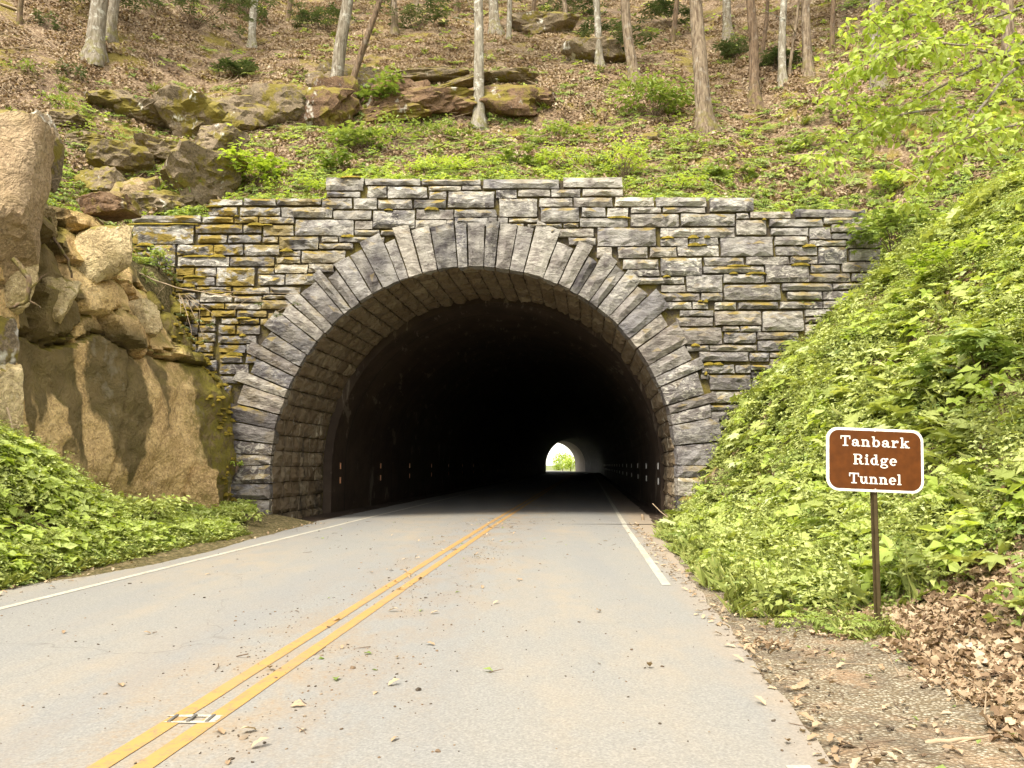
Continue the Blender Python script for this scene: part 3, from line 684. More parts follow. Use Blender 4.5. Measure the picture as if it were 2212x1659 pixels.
for q in [(271, 332, 42, 40, 'grey_rock', 31), (225, 376, 26, 40, 'grey_rock', 32), (432, 345, 58, 72, 'grey_rock', 33), (362, 312, 42, 32, 'grey_rock', 34), (300, 405, 40, 52, 'brownish', 35), (350, 425, 46, 40, 'grey_rock', 36),
          (374, 222, 30, 30, 'grey_rock', 37), (430, 232, 52, 55, 'grey_rock', 38), (500, 222, 50, 50, 'grey_rock', 39), (225, 205, 36, 24, 'grey_rock', 40), (480, 285, 32, 42, 'grey_rock', 41), (150, 250, 30, 22, 'grey_rock', 42), (310, 240, 40, 24, 'grey_rock', 43), (190, 300, 35, 20, 'grey_rock', 44)]:
    under(outL, boulder(q[0], q[1]+q[3]*.62, q[2]*1.3, q[3]*.8, None, q[4], q[5]*5, None, 1.2, 12, .075, .62))
for q in [(600, 215, 50, 48, 'grey_rock', 51), (665, 205, 50, 60, 'brown_rock', 52), (775, 160, 46, 42, 'grey_rock', 53), (865, 190, 42, 42, 'brown_rock', 54), (925, 205, 60, 34, 'brown_rock', 55), (985, 212, 44, 34, 'brown_rock', 56),
          (1075, 205, 50, 40, 'brown_rock', 57), (1135, 205, 42, 28, 'brown_rock', 58), (830, 240, 50, 20, 'brown_rock', 59), (905, 160, 60, 16, 'grey_rock', 60), (1060, 165, 50, 14, 'grey_rock', 61), (730, 195, 30, 50, 'brown_rock', 62), (1000, 180, 50, 14, 'grey_rock', 63)]:
    under(outM, boulder(q[0], q[1]+q[3]*.5, q[2]*1.45, q[3]*.8, None, q[4], q[5]*5, None, .65, 12, .08, .62))
for k, (x, y, a, b, m, lb) in enumerate([(1290, 120, 50, 28, 'grey_rock', 'mossy boulder beside the pale spotted trunk high on the slope'), (1400, 300, 26, 12, 'grey_rock', 'small mossy stone among ferns above the right of the wall'), (1545, 1040, 20, 26, 'grey_rock', 'moss covered stone at the foot of the right arch side'),
                                     (1165, 60, 60, 22, 'grey_rock', 'dark mossy boulder near the top middle of the slope'), (440*.455, 1128, 30, 16, 'grey_rock', 'half buried grey stone among plants below the cliff'), (10, 1125, 22, 26, 'brown_rock', 'dark stone at the left edge among roadside plants')]):
    o = boulder(x, y, a, b, None, m, 400+k*3, None, 1.0, 14, .05); o.name = 'boulder'; o.data.name = 'boulder'; tag(o, lb, 'boulder')
# ------------------------------------------------------------------ leaves
class LB:
    def __init__(s): s.v = []; s.f = []; s.t = []; s.mi = []
    def leaf(s, p, d, up, L, wd, tint, kind='oval', fold=.12, droop=.15, mi=0):
        d = d.normalized(); sd = d.cross(up)
        if sd.length < 1e-4: sd = Vector((1, 0, 0))
        sd.normalize(); n_ = sd.cross(d); k = len(s.v)
        if kind == 'oval':
            pts = [(0, 0, 0), (.5, .38, fold), (0, 1, -droop), (-.5, .38, fold), (0, .45, -.02)]; fc = [(0, 1, 4), (1, 2, 4), (2, 3, 4), (3, 0, 4)]
        elif kind == 'long':
            pts = [(0, 0, 0), (.5, .55, fold), (0, 1, -droop), (-.5, .55, fold)]; fc = [(0, 1, 2), (0, 2, 3)]
        elif kind == 'lobe':
            pts = [(0, .0, 0), (.3, .08, .03), (.55, .3, .0), (.28, .42, .04), (.42, .75, -.06), (.14, .62, .02), (0, 1, -droop), (-.14, .62, .02), (-.42, .75, -.06), (-.28, .42, .04), (-.55, .3, .0), (-.3, .08, .03), (0, .4, -.03)]
            fc = [(i, i+1, 12) for i in range(11)]+[(11, 0, 12)]
        elif kind == 'curl':
            pts = []; fc = []
            for i_, (t_, w2) in enumerate(((0, .08), (.22, .42), (.42, .26), (.62, .46), (.82, .2), (1, .02))):
                zc_ = droop*math.sin(t_*3.0)+.1*t_
                pts += [(-w2, t_, zc_+fold*w2*2.2), (0, t_, zc_), (w2, t_-.03, zc_+fold*w2*1.7)]
                if i_: k_ = i_*3; fc += [(k_-3, k_-2, k_+1, k_), (k_-2, k_-1, k_+2, k_+1)]
        for x, y, z in pts: s.v.append(p+sd*(x*wd)+d*(y*L)+n_*(z*L))
        for q in fc: s.f.append(tuple(k+i for i in q)); s.t.append(tint); s.mi.append(mi)
    def tube(s, pts, rad, sides=5, mi=0, tint=.5):
        k0 = len(s.v)
        for i, p in enumerate(pts):
            a = pts[min(i+1, len(pts)-1)]-pts[max(0, i-1)]; a.normalize()
            b = a.cross(Vector((.31, .2, .93))); b.normalize(); c = a.cross(b)
            for q in range(sides):
                t = 2*math.pi*q/sides; s.v.append(p+(b*math.cos(t)+c*math.sin(t))*rad[i])
        for i in range(len(pts)-1):
            for q in range(sides):
                a = k0+i*sides; s.f.append((a+q, a+(q+1) % sides, a+sides+(q+1) % sides, a+sides+q)); s.t.append(tint); s.mi.append(mi)
        s.f.append(tuple(k0+(len(pts)-1)*sides+q for q in range(sides))); s.t.append(tint); s.mi.append(mi)
    def mesh(s, name, mats):
        me = mesh(name, s.v, s.f, mats); at_ = me.attributes.new('tint', 'FLOAT', 'FACE'); at_.data.foreach_set('value', s.t)
        me.polygons.foreach_set('material_index', s.mi); return me
def rv(rr, z=0.0): return Vector((rr.uniform(-1, 1), rr.uniform(-1, 1), z))
UP = Vector((0, 0, 1))
def proto(col, name, lb, mats): col.objects.link(bpy.data.objects.new(name, lb.mesh(name, mats)))
def collection(nm): return bpy.data.collections.new(nm)
def cover_clump(sd, n_, rad, hgt, L, kind='oval', wr=.62, mi=0):
    rr = random.Random(sd); b = LB()
    while n_ > 0:
        a = rr.uniform(0, 6.28); q = rad*math.sqrt(rr.random()); x, y = q*math.cos(a), q*math.sin(a); z = hgt*rr.uniform(.35, 1)*(1-.4*q/rad)
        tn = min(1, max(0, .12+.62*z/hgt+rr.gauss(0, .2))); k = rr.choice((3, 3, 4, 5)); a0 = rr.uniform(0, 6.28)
        for i in range(k):
            t = a0+i*6.28/k+rr.uniform(-.3, .3); d = Vector((math.cos(t), math.sin(t), rr.uniform(-.4, .55))); l = L*rr.uniform(.55, 1.35)
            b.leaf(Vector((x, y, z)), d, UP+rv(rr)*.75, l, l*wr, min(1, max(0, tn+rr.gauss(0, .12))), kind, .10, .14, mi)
        n_ -= k
    return b
def weed_clump(sd, ns, H, L):
    rr = random.Random(sd); b = LB()
    for i in range(ns):
        p0 = rv(rr)*.14; d = rv(rr)*.35+UP; h = H*rr.uniform(.5, 1.1); tn = rr.uniform(.15, .95)
        b.tube([p0, p0+d*h*.5, p0+d*h], [.004, .003, .002], 3, 1)
        for q in range(2, 6):
            p = p0+d*h*q/5; a = rr.uniform(0, 6.28)
            for sg in (0, math.pi): b.leaf(p, Vector((math.cos(a+sg), math.sin(a+sg), rr.uniform(-.4, .4))), UP+rv(rr)*.5, L*rr.uniform(.6, 1.3)*(1.25-q*.12), L*.5, min(1, max(0, tn+rr.gauss(0, .15))), 'oval', .08, .2)
    return b
def fern_clump(sd, nf, L):
    rr = random.Random(sd); b = LB(); a0 = rr.uniform(0, 6)
    for i in range(nf):
        t = a0+i*6.28/nf+rr.uniform(-.4, .4); d = Vector((math.cos(t), math.sin(t), 0)); l = L*rr.uniform(.7, 1.15); tn = rr.uniform(.2, .9)
        side = d.cross(UP); K = 8
        for q in range(1, K+1):
            u_ = q/K; p = d*(l*u_*.9)+UP*(l*(.75*u_-.62*u_*u_)+.03)
            w_ = l*.24*math.sin(min(1, u_*1.1)*2.6+.35)
            for sg in (-1, 1): b.leaf(p, side*sg+d*.45+UP*-.05, UP, max(.03, w_), l*.075, tn+rr.uniform(-.12, .12), 'long', .05, .2)
    return b
def grass_clump(sd, nb, L):
    rr = random.Random(sd); b = LB()
    for i in range(nb):
        d = rv(rr)*.8+UP*rr.uniform(.6, 1.4); l = L*rr.uniform(.5, 1.2); s_ = rv(rr)
        b.leaf(rv(rr)*.09, d, Vector((d.y, -d.x, .3)), l, .012, rr.random(), 'long', .0, .35)
    return b
def litter_patch(sd, n_, rad, L):
    rr = random.Random(sd); b = LB()
    for i in range(n_):
        a = rr.uniform(0, 6.28); q = rad*math.sqrt(rr.random())
        d = rv(rr, rr.uniform(-.5, .5)); up = UP+rv(rr)*.9; l = L*rr.uniform(.55, 1.25)
        b.leaf(Vector((q*math.cos(a), q*math.sin(a), rr.uniform(0, .05))), d, up, l, l*rr.uniform(.6, 1.1), min(1, max(0, rr.gauss(.40, .27))), 'curl', rr.uniform(-.25, .55), rr.uniform(-.35, .35))
    return b
def twig_patch(sd, n_):
    rr = random.Random(sd); b = LB()
    for i in range(n_):
        p = rv(rr)*.6; d = rv(rr, rr.uniform(-.15, .15)); d.normalize(); l = rr.uniform(.3, 1.0); pts = [p+UP*.05]
        for k in range(4): pts.append(pts[-1]+(d+rv(rr)*.25)*l/4+UP*rr.uniform(-.02, .03))
        b.tube(pts, [.012, .011, .009, .007, .003], 4, 0, rr.random())
    return b
cCov = collection('cover protos')
for k in range(6): proto(cCov, f'cover{k}', cover_clump(k, 38, .20, .26, .068), MAT['cover'])
for k in range(2): proto(cCov, f'coverx{k}', cover_clump(k+20, 20, .20, .32, .11, 'oval', .7), MAT['lime'])
for k in range(2): proto(cCov, f'covery{k}', cover_clump(k+30, 11, .26, .34, .17, 'lobe', 1.0), MAT['cover'])      # 8, 9 maple seedlings
proto(cCov, 'coverz0', fern_clump(3, 8, .5), MAT['fern'])                                                          # 10
proto(cCov, 'coverzg', grass_clump(5, 26, .22), MAT['grass'])
for k in range(3): proto(cCov, f'coverzh{k}', weed_clump(k+200, 9, .36, .06), [MAT['cover'], MAT['grass']])              # 12-14
for k in range(3): proto(cCov, f'coverzi{k}', cover_clump(k+210, 60, .22, .20, .042), MAT['mid'])                    # 15-17
                                                      # 11
cHill = collection('hill protos')
for k in range(3): proto(cHill, f'a_fern{k}', fern_clump(k+40, 9, .55), MAT['fern'])
for k in range(3): proto(cHill, f'b_cover{k}', cover_clump(k+50, 26, .24, .22, .10), MAT['mid'])
for k in range(2): proto(cHill, f'c_lime{k}', cover_clump(k+60, 26, .26, .28, .11), MAT['lime'])
for k in range(2): proto(cHill, f'd_grass{k}', grass_clump(k+70, 24, .3), MAT['grass'])
cLit = collection('litter protos')
for k in range(6): proto(cLit, f'a_litter{k}', litter_patch(k+80, 56, .34, .105), MAT['litter'])
for k in range(2): proto(cLit, f'b_twigs{k}', twig_patch(k+90, 5), MAT['twig'])
def scatter(name, pts, idx, scl, rot, col, label, cat):
    me = bpy.data.meshes.new(name); me.from_pydata([tuple(p) for p in pts], [], [])
    a = me.attributes.new('rot', 'FLOAT_VECTOR', 'POINT'); a.data.foreach_set('vector', [c for r in rot for c in r])
    a = me.attributes.new('scl', 'FLOAT', 'POINT'); a.data.foreach_set('value', scl)
    a = me.attributes.new('idx', 'INT', 'POINT'); a.data.foreach_set('value', idx)
    o = obj(name, me); tag(o, label, cat, kind='stuff')
    g = bpy.data.node_groups.new(name, 'GeometryNodeTree')
    g.interface.new_socket('Geometry', in_out='INPUT', socket_type='NodeSocketGeometry'); g.interface.new_socket('Geometry', in_out='OUTPUT', socket_type='NodeSocketGeometry')
    N = g.nodes; gi = N.new('NodeGroupInput'); go = N.new('NodeGroupOutput'); ip = N.new('GeometryNodeInstanceOnPoints'); ci = N.new('GeometryNodeCollectionInfo')
    ci.inputs['Collection'].default_value = col; ci.inputs['Separate Children'].default_value = True; ci.inputs['Reset Children'].default_value = True
    def na(nm, dt):
        q = N.new('GeometryNodeInputNamedAttribute'); q.data_type = dt; q.inputs[0].default_value = nm; return q.outputs[0]
    L = g.links.new
    L(gi.outputs[0], ip.inputs['Points']); L(ci.outputs[0], ip.inputs['Instance']); ip.inputs['Pick Instance'].default_value = True
    L(na('idx', 'INT'), ip.inputs['Instance Index']); L(na('rot', 'FLOAT_VECTOR'), ip.inputs['Rotation']); L(na('scl', 'FLOAT'), ip.inputs['Scale'])
    L(ip.outputs[0], go.inputs[0])
    md = o.modifiers.new('scatter', 'NODES'); md.node_group = g; return o
def slope_rot(fn, x, y, amt, rr):
    e = .25; nx_ = -(fn(x+e, y)-fn(x-e, y))/(2*e); ny = -(fn(x, y+e)-fn(x, y-e))/(2*e)
    n_ = Vector((nx_*amt, ny*amt, 1)).normalized(); q = UP.rotation_difference(n_)
    return tuple((q.to_matrix() @ Matrix.Rotation(rr.uniform(0, 6.28), 3, 'Z')).to_euler())
def in_view(p, m=120):
    if p[1] < 1.2: return False
    x, y = proj(p); return -m < x < 2212+m and -m-60 < y < 1659+m
# ---- the green bank on the right
rr = random.Random(3); P, I, S, Rr = [], [], [], []
while len(P) < 9000:
    Y = rr.uniform(4.2, 20.1); u_ = rr.uniform(1.35, 15); X = u_+TANR*Y; e = 1.42+.35*sstep(5, 19, Y)*0
    if rr.random() > lerp([(4, .55), (9, .75), (20, 1)], Y): continue
    nb = fbm(X*.55, Y*.55, 11.3)
    g_e = lerp([(4, 3.1), (5.6, 2.9), (6.6, 2.2), (7.4, 1.55), (12, 1.6), (17, 1.75), (20, 2.3)], Y)+.25*fbm(X*1.5, Y*1.5, 4)
    if u_ < g_e: continue
    z = h_front(X, Y); p = (X, Y, z)
    if not in_view(p): continue
    near = u_-g_e
    if Y < 7.4 and X > 3.0+.15*(Y-5) and nb+.16*(7.0-Y) > .06 and rr.random() < .93: continue        # leaf litter lies here
    if nb > .10 and rr.random() < .62: continue                                                       # bare gaps
    q = rr.random(); mp = fbm(X*.4, Y*.4, 21)
    if near < .4 and q < .6: k = 11
    elif q < .05+.25*max(0, mp): k = rr.choice((8, 9))
    elif q < .14+.3*max(0, mp): k = rr.choice((6, 7))
    elif q < .19 and nb < .1: k = 10
    elif q < .40: k = 12+rr.randrange(3)
    elif q < .70+.3*fbm(X*.9, Y*.9, 55): k = 15+rr.randrange(3)
    elif q < .76: k = 11
    else: k = rr.randrange(6)
    P.append(p); I.append(k); S.append(rr.choice((.55, .7, .85, 1, 1.2, 1.5))*rr.uniform(.85, 1.15)*(.7 if near < .35 else 1)*(.5 if u_ < 3.1 and Y < 7.6 else 1)); e_ = slope_rot(h_front, X, Y, .3, rr); Rr.append((e_[0]+rr.gauss(0, .22), e_[1]+rr.gauss(0, .22), e_[2]))
scatter('bank_ground_cover', P, I, S, Rr, cCov, 'dense bright green ground cover plants on the bank right of the road', 'ground cover')
# ---- roadside plants on the left
P, I, S, Rr = [], [], [], []
while len(P) < 3300:
    Y = rr.uniform(7.5, 19.9); d = rr.uniform(.02, 2.9); X = TANR*Y-7.02-d
    if X < lerp(CLIFF, Y)+.02 and Y > 11: continue
    if X < lerp(CLIFF, Y)-.3: continue
    p = (X, Y, h_front(X, Y))
    if not in_view(p) or (Y > 16.5 and d < .45+.28*(Y-16.5)): continue
    nb = fbm(X*.7, Y*.7, 31)
    if nb > .10 and d > .5 and rr.random() < .8: continue
    if d > 1.7 and Y > 13.5 and rr.random() < .6: continue
    q = rr.random()
    k = 11 if (d < .2 and q < .5) else (rr.choice((6, 7)) if q < .34 else (10 if q < .37 else (12+rr.randrange(3) if q < .52 else (15+rr.randrange(3) if q < .66 else rr.randrange(6)))))
    P.append(p); I.append(k); S.append(rr.uniform(.7, 1.25)*(1 if d > .3 else .75)*(1.1 if d > 1 else 1)*(1-.35*sstep(14, 18, Y))); Rr.append(slope_rot(h_front, X, Y, .5, rr))
scatter('roadside_ground_cover', P, I, S, Rr, cCov, 'leafy green plants along the left road edge below the cliff', 'ground cover')
# ---- leaf litter on slope and bank
P, I, S, Rr = [], [], [], []
while len(P) < 6500:
    Y = 20.75+25*rr.random()**1.3; X = rr.uniform(-24, 30); p = (X, Y, h_hill(X, Y))
    if not in_view(p): continue
    if fbm(X*.5, Y*.5, 17) > .30 and rr.random() < .8: continue
    k = 6+rr.randrange(2) if rr.random() < .17 else rr.randrange(6)
    P.append(p); I.append(k); S.append(rr.uniform(.8, 1.3)); Rr.append(slope_rot(h_hill, X, Y, 1.0, rr))
scatter('hillside_leaf_litter', P, I, S, Rr, cLit, 'brown fallen leaves and twigs covering the wooded slope above the tunnel', 'leaf litter')
P, I, S, Rr = [], [], [], []
while len(P) < 760:
    Y = rr.uniform(3.2, 19); u_ = rr.uniform(1.5, 13); X = u_+TANR*Y; p = (X, Y, h_front(X, Y)+.01)
    if not in_view(p): continue
    nb = fbm(X*.55, Y*.55, 11.3); here = Y < 7.6 and X > 2.85+.15*(Y-5) and nb+.16*(7.0-Y) > .0
    if not here and not (nb > .25 and u_ > 2.4) and rr.random() < .985: continue
    P.append(p); I.append(rr.randrange(6)); S.append(rr.uniform(.42, .72)); Rr.append(slope_rot(h_front, X, Y, 1.0, rr))
scatter('bank_leaf_litter', P, I, S, Rr, cLit, 'drift of curled brown oak leaves at the foot of the right bank', 'leaf litter')
# ---- ferns and seedlings above the wall and up the slope
P, I, S, Rr = [], [], [], []
while len(P) < 4000:
    Y = 20.7+22*rr.random()**1.7; X = rr.uniform(-16, 28); p = (X, Y, h_hill(X, Y))
    if not in_view(p): continue
    px, py = proj(p); nb = fbm(X*.33, Y*.33, 41)
    dens = lerp([(-40, .05), (120, .12), (230, .26), (300, .5), (380, .8), (480, .9)], py+110*nb)
    if px > 1650: dens = max(dens, .55*sstep(1650, 1900, px)+.35*nb)
    if px < 640: dens *= .5
    if rr.random() > dens: continue
    q = rr.random(); k = rr.randrange(3) if q < .2 else (3+rr.randrange(3) if q < .58 else (6+rr.randrange(2) if q < .92 else 8+rr.randrange(2)))
    P.append(p); I.append(k); S.append(rr.uniform(.6, 1.2)); Rr.append(slope_rot(h_hill, X, Y, .6, rr))
for q in range(520):                        # round and over the outcrops
    x, y = (rr.uniform(120, 540), rr.uniform(190, 450)) if q % 3 else (rr.uniform(580, 1180), rr.uniform(150, 275)); p = hit(x, y)
    if p.y > 20.6: P.append(p); I.append(rr.choice((0, 1, 3, 4, 5, 6, 8, 9))); S.append(rr.uniform(.45, .95)); Rr.append(slope_rot(h_hill, p.x, p.y, .6, rr))
for q in range(420):                        # on the ledge above the cliff
    Y = rr.uniform(12.8, 20.3); X = lerp(CLIFF, Y)-rr.uniform(1.5, 5.5); p = (X, Y, h_front(X, Y))
    if in_view(p): P.append(p); I.append(rr.choice((0, 3, 4, 5, 6, 8, 9))); S.append(rr.uniform(.5, 1.0)); Rr.append(slope_rot(h_front, X, Y, .5, rr))
scatter('hillside_ferns', P, I, S, Rr, cHill, 'light green ferns and seedlings on the slope above the stone wall', 'ferns')
# ------------------------------------------------------------------ trees on the slope
def crown_mesh(sd, n_=230):
    r2 = random.Random(sd); b = LB()
    for i in range(n_):
        while True:
            q = Vector((r2.uniform(-1, 1), r2.uniform(-1, 1), r2.uniform(-1, 1)))
            if .25 < q.length < 1: break
        p = Vector((q.x*2.9, q.y*2.9, q.z*2.6)); t = r2.random()
        for k in range(3):
            d = rv(r2, r2.uniform(-.6, .3)); b.leaf(p+rv(r2, r2.uniform(-.3, .3))*.4, d, UP+rv(r2)*.6, r2.uniform(.18, .34), .16, min(1, max(0, t+r2.gauss(0, .15))), 'oval')
    return b.mesh('crown', MAT['crown'])
CROWNS = [crown_mesh(k) for k in range(3)]
def trunk_mesh(sd, base_r, lean, H, m, flare=1.5, bend=.25):
    r2 = random.Random(sd); b = LB(); NR, NSD = 26, 12; ph = r2.uniform(0, 50)
    for j in range(NR+1):
        t = (j/NR)**1.4; z = -.5+(H+.5)*t; c = lean*z+Vector((bend*fbm(ph, z*.16, 0, 2), bend*fbm(z*.16, ph, 0, 2), z))
        rad = base_r*(1-.55*t)*(1+(flare-1)*math.exp(-max(0, z)/.28))
        for i in range(NSD):
            a = 2*math.pi*i/NSD; k = 1+.10*fbm(math.cos(a)*1.5+ph, math.sin(a)*1.5, z*.5, 3)+(.22*math.exp(-max(0, z)/.3))*math.sin(a*4+ph)
            b.v.append(c+Vector((math.cos(a), math.sin(a), 0))*rad*k)
    for j in range(NR):
        for i in range(NSD): b.f.append((j*NSD+i, j*NSD+(i+1) % NSD, (j+1)*NSD+(i+1) % NSD, (j+1)*NSD+i)); b.t.append(.5); b.mi.append(0)
    me = b.mesh('trunk', m); me.shade_smooth(); return me
TREES = [  # foot x, y; x at the top edge of the view; width; bark; label
 (205, 126, 217, 30, 'bark_grey', 'stout grey trunk with mossy flared foot, nearest the upper left corner'), (240, 82, 243, 18, 'bark_grey', 'slimmer grey trunk just behind the stout mossy footed one at upper left'),
 (547, 104, 549, 15, 'bark_pale', 'lone thin pale trunk left of the rock ledge'), (720, 245, 746, 29, 'bark_grey', 'spotted grey trunk rising from the ledge beside a leaning brown stem'),
 (742, 238, 814, 15, 'bark_brown', 'slender smooth brown stem leaning strongly to the right'), (850, 76, 853, 13, 'bark_tan', 'thin tan trunk high behind the leaning brown stem'),
 (1031, 276, 1034, 24, 'bark_pale', 'straight pale mottled trunk in front of the dark rock ledge'), (1068, 74, 1071, 21, 'bark_grey', 'upper grey trunk paired with a thinner one right of middle'),
 (1096, 88, 1099, 11, 'bark_pale', 'thin pale trunk at the right of a pair near the top'), (1299, 146, 1293, 15, 'bark_pale', 'thin whitish lichen spotted trunk left of the ridged tan trunk'),
 (1372, 178, 1357, 22, 'bark_tan', 'ridged tan trunk above the round green shrub'), (1523, 284, 1508, 34, 'bark_tan', 'thickest shaggy barked trunk standing lowest on the right slope'),
 (1576, 82, 1573, 17, 'bark_grey', 'grey trunk behind the thick shaggy one'), (1632, 226, 1618, 21, 'bark_brown', 'dark brown trunk right of the thick shaggy one'),
 (1641, 150, 1655, 9, 'bark_brown', 'thin dark stem leaning out beside the dark brown trunk'), (1690, 182, 1699, 15, 'bark_pale', 'white blotched trunk right of the dark brown one'),
 (1706, 168, 1727, 7, 'bark_tan', 'very thin leaning sapling between two right hand trunks'), (1746, 162, 1743, 18, 'bark_tan', 'straight tan trunk next to the overhanging green leaves'),
 (1900, 190, 1892, 22, 'bark_grey', 'grey trunk partly hidden behind the overhanging green leaves'), (2182, 180, 2168, 22, 'bark_tan', 'tan trunk near the upper right corner'),
 (40, 52, 47, 9, 'bark_brown', 'thin dark stem at the upper left edge'), (478, 20, 482, 10, 'bark_brown', 'thin dark stem among rhododendron at the top left'), (985, 30, 988, 8, 'bark_brown', 'dark sapling stem left of the paired upper trunks'),
 (330, 40, 322, 9, 'bark_brown', 'thin brown stem right of the two upper left trunks'), (620, 48, 628, 10, 'bark_brown', 'brown stem between the lone pale trunk and the ledge trunks'), (905, 34, 900, 10, 'bark_tan', 'slim tan stem at the top, left of middle'), (1150, 50, 1154, 9, 'bark_brown', 'thin brown stem over the upper dark boulder'), (1225, 70, 1219, 10, 'bark_tan', 'slim tan stem left of the whitish spotted trunk'), (1450, 95, 1457, 11, 'bark_brown', 'brown stem between the ridged and the shaggy trunk'), (1800, 110, 1806, 10, 'bark_brown', 'brown stem at the left rim of the overhanging leaves')]
for k, (x, y, xt, wd, bk, lb) in enumerate(TREES):
    p = hit(x, y); Y = p.y; kk = Y/FPX/_cp
    top = at(xt, 0, Y); dz = max(.5, top.z-p.z); lean = Vector(((top.x-p.x)/dz, 0, 0))
    r_ = wd*kk*.5*1.02*(p-Vector((0, 0, CAM_H))).length/ (Y/_cp) if False else wd*.5*((p-cam.location).length)/FPX
    H = 13 if wd > 12 else 8
    t = empty('forest_tree', p); tag(t, lb, 'tree', 'trees on the slope above the tunnel')
    obj('trunk', trunk_mesh(k, r_, lean, H, MAT[bk], 1.7 if wd > 12 else 1.25, .25 if wd > 12 else .15), t)
    r2 = random.Random(k+5)
    for q in range(3):
        b = LB(); z0 = H*r2.uniform(.72, .95); a = r2.uniform(0, 6.28); st = lean*z0+Vector((0, 0, z0)); d = Vector((math.cos(a), math.sin(a), .9))
        b.tube([st, st+d*.8+rv(r2)*.1, st+d*1.7+rv(r2)*.2, st+d*2.6], [r_*.35, r_*.27, r_*.18, .02], 6)
        obj('limb', b.mesh('limb', MAT[bk]), t)
    for q in range(r2.randrange(1, 4)):                # dead side twigs low on the stem
        b = LB(); z0 = r2.uniform(1.2, 5.5); a = r2.uniform(0, 6.28); st = lean*z0+Vector((0, 0, z0)); d = Vector((math.cos(a), math.sin(a)*.6, r2.uniform(.1, .8))); ln = r2.uniform(.5, 1.5)
        b.tube([st, st+d*ln*.35+rv(r2)*.06, st+d*ln*.7+rv(r2)*.12, st+d*ln], [.022, .017, .011, .004], 4); obj('limb', b.mesh('limb', MAT[bk]), t)
    c = obj('crown', CROWNS[k % 3], t, lean*H+Vector((0, 0, H+1.6))); c.rotation_euler = (0, 0, k*1.3); s_ = 1 if wd > 12 else .55; c.scale = (s_, s_, s_)
# ------------------------------------------------------------------ shrubs
def shrub(x, y, hw, hh, mat, label, kind='lobe', n_=150, leaf=.16, Y=None, sd=0, whorl=False, name='shrub'):
    """a shrub whose foot is seen at x, y; half-width and height in picture points"""
    p = hit(x, y) if Y is None else at(x, y, Y); k = (p-cam.location).length/FPX; a, h = hw*k, hh*k; r2 = random.Random(sd+int(x)); L = LB(); S_ = LB()
    o = empty(name, p); tag(o, label, 'shrub', 'shrubs and saplings on the slopes')
    tips = []
    for i in range(max(5, n_//14)):
        t = r2.uniform(0, 6.28); q = math.sqrt(r2.random()); tip = Vector((a*q*math.cos(t), a*.8*q*math.sin(t), h*r2.uniform(.35, 1)*(1-.35*q*q)))
        mid = tip*.5+Vector((0, 0, h*.12)); S_.tube([Vector((0, 0, -.1)), mid*.5+rv(r2)*.03, mid, tip], [.014, .011, .008, .004], 4); tips.append(tip)
    if whorl:
        for tip in tips*5:
            c = tip+Vector((r2.gauss(0, a*.22), r2.gauss(0, a*.2), r2.gauss(0, h*.13))); tn = r2.random(); m_ = r2.randrange(7, 11)
            for i in range(m_):
                t = i*6.28/m_+r2.uniform(-.2, .2); L.leaf(c, Vector((math.cos(t), math.sin(t), r2.uniform(-.35, .45))), UP, leaf*r2.uniform(.8, 1.2), leaf*.27, min(1, max(0, tn+r2.gauss(0, .12))), 'long', .04, .12)
    else:
        for i in range(int(n_*1.8)):
            c = r2.choice(tips)+Vector((r2.gauss(0, a*.2), r2.gauss(0, a*.18), r2.gauss(0, h*.13))); c.z = max(.02, c.z)
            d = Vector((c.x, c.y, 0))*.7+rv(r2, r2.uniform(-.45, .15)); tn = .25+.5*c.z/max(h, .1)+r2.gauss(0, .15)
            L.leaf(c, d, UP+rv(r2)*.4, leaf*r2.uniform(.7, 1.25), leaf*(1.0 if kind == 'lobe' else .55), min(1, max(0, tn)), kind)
    obj('stems', S_.mesh('stems', MAT['darktwig']), o); obj('foliage', L.mesh('foliage', MAT[mat]), o); return o
